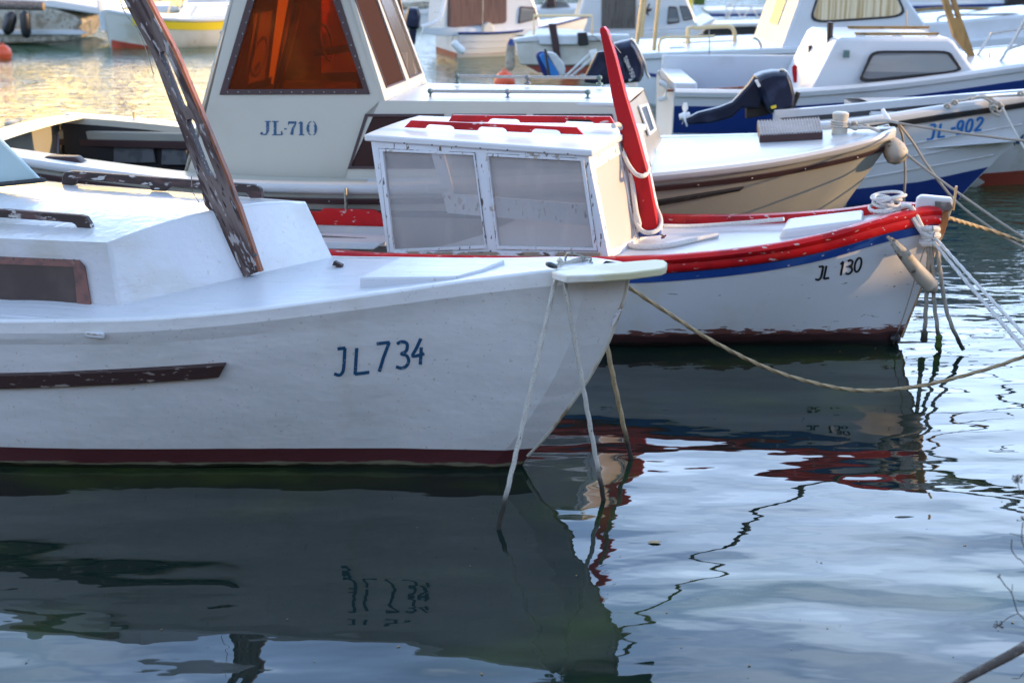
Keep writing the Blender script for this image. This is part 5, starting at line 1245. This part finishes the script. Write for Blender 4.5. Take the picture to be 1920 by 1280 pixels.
for i in range(3): mb.torus(c + Vector((.0, 0, -.012 * i - .01)), .026, .015, (.3 * i - .3, .4, 1), 14)
mb.tube([c + Vector((.0, -.01, .03)), c + Vector((.03, 0, .005)), c + Vector((.10, .02, .02)), c + Vector((.17, .04, .0))], .013, 8)
tag(mb.build('rope_knot', M['rope'], None, loc=Vector((c.x, c.y, 0))), 'knot of flecked rope on the prow board of JL 734', 'rope', 'mooring ropes')
rope('mooring_rope', line(at(1135, 634, 6.75), Z(1187, 878, -.05), .01), .0125, 'rope_gold', 'tan lit rope dropping to the water just right of the nearest stem')
rope('mooring_rope', [at(1172, 535, 6.5), at(1178, 538, 6.52), at(1250, 585, 6.62), at(1330, 636, 6.75), at(1420, 682, 6.9), at(1500, 711, 7.0), at(1600, 731, 7.1), at(1700, 727, 7.15), at(1800, 706, 7.2), at(1920, 668, 7.25), at(2100, 590, 7.3), at(2500, 330, 7.5)],
     .0105, 'rope_gold', 'long slack rope sagging low over the water from the nearest prow to the right')
# red-railed boat
kb = B.w(B.b(1742, 440, -.10))
mb = MB()
for i in range(7):
    a = i * 1.1; mb.torus(kb + Vector((.012 * math.sin(a * 2.1), -.01, .035 - i * .014)), .044 - .004 * (i % 3), .020, (math.sin(a) * .6, .3 * math.cos(a * 1.7), 1), 14)
mb.tube([B.w(B.b(x, y, -.12)) for x, y in ((1708, 388), (1716, 400), (1728, 425), (1738, 438))], .016, 8); mb.tube([B.w(B.b(x, y, -.13)) for x, y in ((1711, 408), (1722, 426), (1732, 440))], .016, 8)
mb.tube([B.w(B.b(x, y, -.12)) for x, y in ((1708, 388), (1700, 386), (1690, 388))], .016, 8)
tag(mb.build('rope_knot', M['rope_white'], None, loc=Vector((kb.x, kb.y, 0))), 'bulky white rope knot tied round the red bow', 'rope', 'mooring ropes')
rope('mooring_rope', line(kb + Vector((.01, 0, -.02)), kb + (at(1990, 712, 6.8) - kb) * 1.7, .04, 9), .0115, 'rope_white', 'taut doubled white rope running down right from the red bow, lower strand')
rope('mooring_rope', line(kb + Vector((.02, 0, .0)), kb + (at(1990, 696, 6.9) - kb) * 1.7, .02, 9), .0105, 'rope_white', 'taut doubled white rope running down right from the red bow, upper strand')
for pts, r, m, lab in (
    (((1741, 452), (1741, 500), (1737, 560), (1735, 600), (1733, 632)), .014, 'rope_grey', 'rope end with frayed knot hanging beside the beige fender'),
    (((1745, 452), (1749, 510), (1752, 570), (1757, 610), (1762, 660)), .013, 'rope_grey', 'rope with green weed at its foot hanging into the water'),
    (((1756, 455), (1763, 510), (1772, 570), (1785, 612), (1806, 656)), .0135, 'rope_grey', 'rope from the bow knot curving right into the water'),
    (((1737, 455), (1722, 500), (1700, 575), (1675, 645)), .0045, 'rope_grey', 'thin line from the bow knot to the foot of the white stem')):
    rope('hanging_rope', [B.w(B.b(x, y, -.13)) for x, y in pts], r, m, lab)
q = B.w(B.b(1733, 630, -.13)); tag(MB().lathe([(.010, -.04), (.024, -.03), (.020, .0), (.022, .02), (.012, .04)], q, (0, 0, 1), 10).build('rope_end_knot', M['rope_grey'], None, loc=Vector((q.x, q.y, 0))), 'frayed knot closing the dangling rope end', 'rope', 'mooring ropes')
q = B.w(B.b(1760, 640, -.13)); tag(MB().lathe([(.010, -.06), (.026, -.03), (.018, .0), (.024, .03), (.010, .05)], q, (0, 0, 1), 8).build('weed_clump', M['weed'], None, loc=Vector((q.x, q.y, 0))), 'small green weed clump on the rope at the water', 'weed')
rope('mooring_rope', [B.w(B.b(1776, 408, .02)), at(1830, 424, 9.1), at(1880, 440, 9.2), at(1960, 470, 9.4), at(2200, 560, 9.6)], .013, 'rope_gold', 'twisted tan rope leaving the rusty stem towards the right')
# fender of the red-railed boat
fB_ = thing('tapered_fender', B, 'grimy beige tapered fender slung at the red-railed bow', 'fender', 'fenders hanging from the boats')
P = [B.b(x, y, o) for x, y, o in ((1669, 447, -.26), (1682, 462, -.27), (1700, 483, -.24), (1722, 510, -.20), (1740, 530, -.17), (1754, 546, -.16))]
rr = lambda t: interp([(0, .25), (.12, .45), (.35, .75), (.7, 1.0), (.9, .95), (1, .35)], t)
MB().tube(P, .050, 14, rr=rr).build('body', M['fender_tan'], fB_)
MB().tube([B.b(1664, 444, -.24), B.b(1676, 455, -.28), B.b(1690, 470, -.30)], .010, 8).build('lanyard', M['rope_grey'], fB_)
MB().torus(B.b(1676, 455, -.27), .018, .008, (1, 0, -1), 12).build('eye', M['rope_grey'], fB_)
# coil on the foredeck and white line round the mast
mb = MB(); c = onB(1662, 405) + Vector((-.02, .06, .02))
for i in range(9): mb.torus(c + Vector((random.uniform(-.05, .05), random.uniform(-.03, .03), .012 + i * .010)), .095 * random.uniform(.55, 1.1), .0105, (random.uniform(-.35, .35), random.uniform(-.35, .35), 1), 22)
ob = MB(); ob.v = [B.w(v) for v in mb.v]; ob.f = mb.f
tag(ob.build('rope_coil', M['rope_white'], None, loc=Vector((B.w(c).x, B.w(c).y, 0))), 'coil of white rope lying behind the red bow rail', 'rope', 'mooring ropes')
tag(MB().tube([B.w(F_(x, y, .03)) for x, y in ((1142, 238), (1152, 236), (1161, 252), (1168, 285), (1177, 340), (1184, 395), (1190, 425))] + [B.w(onB(x, y) + Vector((0, 0, .018))) for x, y in ((1184, 450), (1174, 461), (1195, 468), (1250, 466), (1310, 453), (1345, 446))], .017, 10, sub=8).build('white_hose', M['rope_white'], None, loc=Vector((1.0, 9, 0))), 'thick white line draped over the cabin corner and onto the foredeck of the red-railed boat', 'rope', 'mooring ropes')
tag(MB().tube([B.w(B.b(x, y, o)) for x, y, o in ((1168, 285, -.03), (1178, 308, -.06), (1192, 326, -.09), (1206, 330, -.08), (1214, 322, .02), (1212, 308, .07), (1204, 303, .09))], .015, 10).build('rope_loop', M['rope_white'], None, loc=Vector((1.0, 9, 0))), 'white loop hitched round the middle of the red mast', 'rope', 'mooring ropes')
tag(MB().tube([B.w(B.b(x, y, o)) for x, y, o in ((1190, 400, -.05), (1194, 420, -.08), (1206, 434, -.09), (1222, 436, -.09), (1236, 428, -.04), (1239, 412, .04), (1230, 388, .08), (1222, 368, .09))], .015, 10).build('rope_loop', M['rope_white'], None, loc=Vector((1.0, 9, 0))), 'white loop hanging round the foot of the red mast', 'rope', 'mooring ropes')
tag(MB().tube([B.w(B.b(x, y, o)) for x, y, o in ((1243, 424, .15), (1300, 424, .25), (1380, 419, .30), (1470, 411, .25))], .014, 10).build('deck_rope', M['rope_white'], None, loc=Vector((1.0, 9, 0))), 'white rope laid along the far red rail of the foredeck', 'rope', 'mooring ropes')
# cream boat: line on the bollard, bow fender, lines to the right
bl = D.w(onD(1574, 250)); mb = MB()
for i in range(3): mb.torus(bl + Vector((0, 0, .055 + i * .016)), .066, .008, (.05 * i, .04, 1), 20)
mb.tube([bl + Vector((.06, -.03, .06))] + [D.w(D.b(x, y, -.05)) for x, y in ((1600, 233), (1630, 228), (1660, 226), (1684, 230))], .0125, 8)
mb.tube([bl + Vector((.06, -.02, .05))] + [D.w(D.b(x, y, -.12)) for x, y in ((1605, 240), (1630, 240), (1650, 247))], .0125, 8)
for x, y in ((1602, 231), (1624, 236), (1602, 241), (1612, 238)):
    mb.torus(D.w(D.b(x, y, -.08)), .016, .010, (.5, .5, 1), 10)
tag(mb.build('rope_turns', M['rope'], None, loc=Vector((bl.x, bl.y, 0))), 'knotted rope turns round the pale bollard of the cream boat', 'rope', 'mooring ropes')
fD_ = thing('ball_fender', D, 'grey round fender under the bow lip of the cream boat', 'fender', 'fenders hanging from the boats')
q = D.b(1676, 276, -.05)
MB().lathe([(.012, -.02), (.04, .01), (.068, .05), (.088, .11), (.085, .17), (.05, .21), (.02, .22)], q + Vector((-.06, 0, .07)), (.55, -.1, -.8), 20).build('body', M['fender_tan'], fD_)
MB().tube([D.b(1660, 262, -.05), D.b(1668, 270, -.06)], .012, 8, sm=False).build('lanyard', M['rope_grey'], fD_)
s0 = D.w(D.b(1684, 231, -.05))
rope('mooring_rope', line(s0, at(1960, 268, 10.0), .01), .0095, 'rope_grey', 'grey rope running almost level from the cream bow across the JL-902 letters')
rope('mooring_rope', [D.w(D.b(1650, 247, -.12)), at(1699, 289, 10.6), at(1747, 326, 10.4), at(1828, 384, 10.1), at(1920, 446, 9.8), at(2100, 560, 9.4)], .0095, 'rope_grey', 'grey rope dropping from the cream bow past the brass pin to the right')
rope('mooring_rope', [s0, at(1712, 268, 10.8), at(1740, 312, 10.7), at(1790, 375, 10.5), at(1850, 422, 10.3), at(1920, 465, 10.1), at(2100, 560, 9.8)], .0095, 'rope_grey', 'grey rope from the cream bow sloping behind the white stem head')
rope('hanging_rope', [s0, at(1693, 262, 10.9), at(1697, 320, 10.9), at(1695, 380, 10.9), at(1694, 440, 10.9)], .0095, 'rope_grey', 'grey rope hanging straight down below the cream bow')
# clapboard boat: gathered rope on its gunwale
mb = MB()
for pts in (((1772, 196), (1790, 184), (1810, 182), (1824, 178), (1850, 176), (1880, 174), (1920, 172), (1980, 168)), ((1800, 184), (1826, 176), (1850, 180), (1862, 192), (1872, 204), (1880, 196), (1868, 186), (1856, 190), (1862, 206), (1874, 212)), ((1820, 180), (1845, 174), (1870, 186), (1882, 194))):
    mb.tube([E_.w(E_.b(x, y + 6, -.34 + .02 * (i % 2))) for i, (x, y) in enumerate(pts)], .012, 8)
for x, y in ((1776, 193), (1790, 186), (1864, 196), (1872, 190), (1914, 170)): mb.torus(E_.w(E_.b(x, y + 6, -.38)), .022, .013, (.4, .8, .6), 10)
tag(mb.build('rope_bundle', M['rope'], None, loc=Vector((4.4, 13.1, 0))), 'knotted rope heaped along the gunwale of the clapboard boat', 'rope', 'mooring ropes')
rope('mooring_rope', line(E_.w(E_.b(1880, 202, -.42)), at(1925, 285, 12.6), .01), .010, 'rope', 'short rope slanting down right from the clapboard boat gunwale')
# ------------------------------------------------------------------ dry plants at the right edge and a floating leaf
YP = 4.3
def umbel(mb, c, n, r, seed):
    rd = random.Random(seed)
    for i in range(n):
        a = rd.uniform(0, 6.28); e = rd.uniform(-.3, 1.2); d = Vector((math.cos(a) * math.cos(e), math.sin(a) * math.cos(e) * .7, math.sin(e))) * r * rd.uniform(.6, 1)
        mb.tube([c, c + d * .6 + Vector((0, 0, -.002)), c + d], .0011, 4, sub=2); mb.lathe([(.001, -.003), (.0035, 0), (.001, .003)], c + d, (0, 0, 1), 6)
def plant(lab, stems, ums, seed):
    root = Vector((2.05, YP, .12))
    mb = MB()
    for i, (pts, r) in enumerate(stems):
        P = [at(x, y, YP + .03 * i) for x, y in pts]
        mb.tube(P, r, 6, sub=5)
    o = tag(mb.build('dry_plant', M['stem_green'], None, loc=root), lab, 'plant', 'dry plants on the bank')
    for k, (x, y, n, r) in enumerate(ums):
        m2_ = MB(); umbel(m2_, at(x, y, YP), n, r, seed + k); m2_.build('seed_head', M['stem_green'], o, loc=None)
        ob = o.children[-1]; ob.matrix_parent_inverse = Matrix.Translation(-root)
    return o
plant('dry stalk with two star-like seed heads at the right edge, upper', [(((1908, 903), (1912, 918), (1922, 932), (1960, 1010), (2080, 1240)), .0016), (((1918, 978), (1916, 1005), (1921, 1025), (1960, 1080), (2090, 1250)), .0018), (((1893, 999), (1904, 1002), (1917, 1006)), .0012)], [(1908, 901, 22, .024), (1918, 974, 12, .018)], 3)
plant('forked dry stalk with a hanging seed head above the bank stick', [(((1897, 1010), (1897, 1030), (1908, 1046), (1922, 1058), (1990, 1150), (2090, 1260)), .0018), (((1874, 1081), (1884, 1096), (1896, 1110), (1903, 1132), (1909, 1149), (1924, 1164), (1990, 1240), (2080, 1300)), .0020), (((1898, 1095), (1898, 1104), (1896, 1112)), .0012), (((1872, 1172), (1882, 1164), (1893, 1156), (1909, 1149)), .0014), (((1907, 1124), (1914, 1127), (1940, 1128)), .0014), (((1897, 1271), (1912, 1270), (1924, 1258), (1990, 1230)), .0014)], [(1872, 1172, 16, .020), (1874, 1081, 4, .008)], 9)
tag(MB().tube([at(1770, 1296, 4.2), at(1810, 1272, 4.22), at(1860, 1245, 4.25), at(1920, 1212, 4.3), at(2050, 1130, 4.4)], .0165, 12, rr=lambda t: .8 + .35 * t).build('fallen_stick', M['bark'], None, loc=Vector((1.7, 4.3, 0))), 'thick grey stick slanting across the lower right corner', 'stick')
q = Z(1227, 1016, .004)
mb = MB(); mb.add([q + Vector(v) for v in ((-.03, 0, 0), (-.012, .012, .004), (.008, .010, .001), (.03, .004, .005), (.018, -.014, .002), (-.010, -.012, .003))], [(0, 1, 2, 3, 4, 5)])
tag(mb.build('floating_leaf', M['leaf'], None, loc=q, solid=.002, smooth=0), 'small curled dead leaf floating alone on the open water', 'leaf')
mb = MB(); rd = random.Random(5)
for i in range(45):
    px_ = rd.uniform(300, 1900); py_ = rd.uniform(560, 1270); q_ = Z(px_, py_, .003)
    if px_ < 1180 and py_ < 900: continue
    r_ = rd.uniform(.002, .006); a_ = rd.uniform(0, 3); u_ = Vector((math.cos(a_), math.sin(a_), 0)) * r_ * 1.8; v_ = Vector((-math.sin(a_), math.cos(a_), 0)) * r_
    mb.add([q_ - u_, q_ - v_, q_ + u_, q_ + v_], [(0, 1, 2, 3)])
tag(mb.build('floating_specks', M['tan'], smooth=0), kind='stuff')
# ================================================================== unseen surroundings of the harbour; the houses are added to shade the boats
def rock(name, c, r, seed, lab):
    bm = bmesh.new(); bmesh.ops.create_icosphere(bm, subdivisions=4, radius=1)
    for v in bm.verts:
        n = noise.fractal(v.co * 1.3 + Vector((seed, 0, 0)), 1, 2, 4); v.co *= (1 + .35 * n); v.co = Vector((v.co.x * r[0], v.co.y * r[1], v.co.z * r[2]))
    me = bpy.data.meshes.new(name); bm.to_mesh(me); bm.free(); me.materials.append(M['stone']); o = bpy.data.objects.new(name, me); COL.objects.link(o); o.location = c
    return tag(o, lab, 'rock')
M['stone'] = mat('harbour_stone', (.28, .25, .21), .9, layers=[((.16, .14, .12), 3, .45, .7)], bump=[(6, (1, 1, 1), .02)])
M['hillgreen'] = mat('wooded_hillside', (.045, .085, .03), .9, layers=[((.10, .12, .05), .08, .45, .6), ((.02, .045, .02), .5, .45, .6)])
M['plaster'] = mat('cream_plaster', (.46, .40, .32), .9, layers=[((.36, .31, .25), 1.2, .45, .7)])
M['roof_tile'] = mat('clay_roof_tile', (.36, .15, .08), .85)
M['shutter'] = mat('green_shutter', (.03, .08, .05), .6)
M['leafg'] = mat('pine_foliage', (.035, .075, .025), .8, layers=[((.06, .11, .03), 1.5, .45, .7)])
M['trunk'] = mat('tree_bark', (.10, .07, .05), .9)
rock('bank_rock', (2.55, 4.3, .0), (.5, .6, .22), 3, 'rough bank rock at the waterline just off the right edge')
mb = MB(); mb.box((0, -5.0, .1), (70, 13, 2.2)); tag(mb.build('quay', M['stone'], bevel=.05), kind='structure')
mb = MB(); mb.box((27, 16, .1), (20, 60, 2.2)); tag(mb.build('side_quay', M['stone'], bevel=.05), kind='structure')
mb = MB(); mb.box((-20, 66, .1), (160, 14, 2.0)); tag(mb.build('far_quay', M['stone'], bevel=.05), kind='structure')
mb = MB(); R = []
for j in range(9):
    t = j / 8; R.append([Vector((-170 + 8 * i, 84 + 60 * t, .0 if j == 0 else (16 * math.sin(math.pi * min(1, t * 1.2) / 2)) * (.62 + .55 * noise.noise(Vector((i * .21, t * 1.3, 4)))) + 1.2 * noise.noise(Vector((i * .9, t * 6, 9))))) for i in range(44)])
tag(mb.loft(R).build('hill', M['hillgreen'], smooth=60), kind='structure')
def house(c, d, lab, nwin=4, face='x'):  # unseen houses, added and sized to block sun and sky light
    f = Fr(0, 0, 0, O=c); t = thing('shade_house', f, lab, 'house', 'unseen houses added for shade')
    mb = MB(); mb.box((0, 0, d[2] / 2), d); mb.build('wall', M['plaster'], t)
    x, y, h = d[0] / 2 + .3, d[1] / 2 + .3, d[2]
    if d[0] > d[1]: rg = [Vector((-x, 0, h + 1.8)), Vector((x, 0, h + 1.8))]; V = [Vector((-x, -y, h)), Vector((x, -y, h)), Vector((x, y, h)), Vector((-x, y, h))] + rg; F = [(0, 1, 5, 4), (2, 3, 4, 5), (0, 4, 3), (1, 2, 5), (0, 3, 2, 1)]
    else: rg = [Vector((0, -y, h + 1.8)), Vector((0, y, h + 1.8))]; V = [Vector((-x, -y, h)), Vector((x, -y, h)), Vector((x, y, h)), Vector((-x, y, h))] + rg; F = [(0, 4, 5, 3), (1, 2, 5, 4), (0, 1, 4), (2, 3, 5), (0, 3, 2, 1)]
    MB().add(V, F).build('roof', M['roof_tile'], t)
    for k in range(nwin):
        for z in (1.8, 4.6):
            if z > h - 1: continue
            p = -.5 + (k + .5) / nwin
            if face == 'x': wv = MB().box((-d[0] / 2 - .03, p * d[1], z), (.08, 1.0, 1.4))
            elif face == 'y-': wv = MB().box((p * d[0], -d[1] / 2 - .03, z), (1.0, .08, 1.4))
            else: wv = MB().box((p * d[0], d[1] / 2 + .03, z), (1.0, .08, 1.4))
            wv.build('window', M['shutter'], t)
house((21.5, -2.3, 1.2), (8, 19.2, 3.6), 'unseen cream house added as a shade caster on the side quay, tallest, right of the camera')
house((20.5, 12.8, 1.2), (5, 9.8, 1.3), 'low unseen cream boat shed added for shade on the side quay', 3)
house((21.5, 22.9, 1.2), (8, 8.4, 4.2), 'unseen cream house added for shade on the side quay beyond the low shed', 3)
house((-2, -8.6, 1.2), (46, 6, 4.2), 'long unseen cream terrace of houses added behind the camera to cut skylight', 14, 'y+')
def tree(c, h, r, seed, lab):
    rd = random.Random(seed); f = Fr(0, 0, 0, O=c); t = thing('pine_tree', f, lab, 'tree', 'pines on the far quay')
    MB().tube([(0, 0, 0), (.1, 0, h * .3), (-.05, .1, h * .7)], .22, 8, rr=lambda u: 1 - .6 * u).build('trunk', M['trunk'], t)
    mb = MB()
    cl = [(Vector((rd.uniform(-1, 1) * r * .7, rd.uniform(-1, 1) * r * .7, h * .62 + rd.uniform(-.9, 1) * r * .5)), rd.uniform(.35, .6) * r) for _ in range(9)]
    for cc_, rr_ in cl:
        for _ in range(170):
            v = Vector((rd.gauss(0, 1), rd.gauss(0, 1), rd.gauss(0, 1))).normalized() * rr_ * rd.uniform(.6, 1.05); p = cc_ + v
            u = Vector((rd.gauss(0, 1), rd.gauss(0, 1), rd.gauss(0, 1))).normalized() * .18; w_ = v.normalized().cross(u).normalized() * .16
            mb.add([p - u - w_, p + u - w_, p + u + w_, p - u + w_], [(0, 1, 2, 3)])
    mb.build('crown', M['leafg'], t, smooth=0)
for i, (x, y, h, r, lab) in enumerate(((-24, 63, 7.5, 3.0, 'tall round pine at the left end of the far quay'), (-17.5, 64, 6.0, 2.4, 'small pine second from the left on the far quay'), (-9, 63.5, 8, 3.2, 'broad pine in the middle of the far quay'), (3, 64, 6.5, 2.8, 'pine right of the middle of the far quay'), (14, 63, 8.5, 3.4, 'tallest pine at the right of the far quay'))):
    tree((x, y, 1.1), h, r, 20 + i, lab)
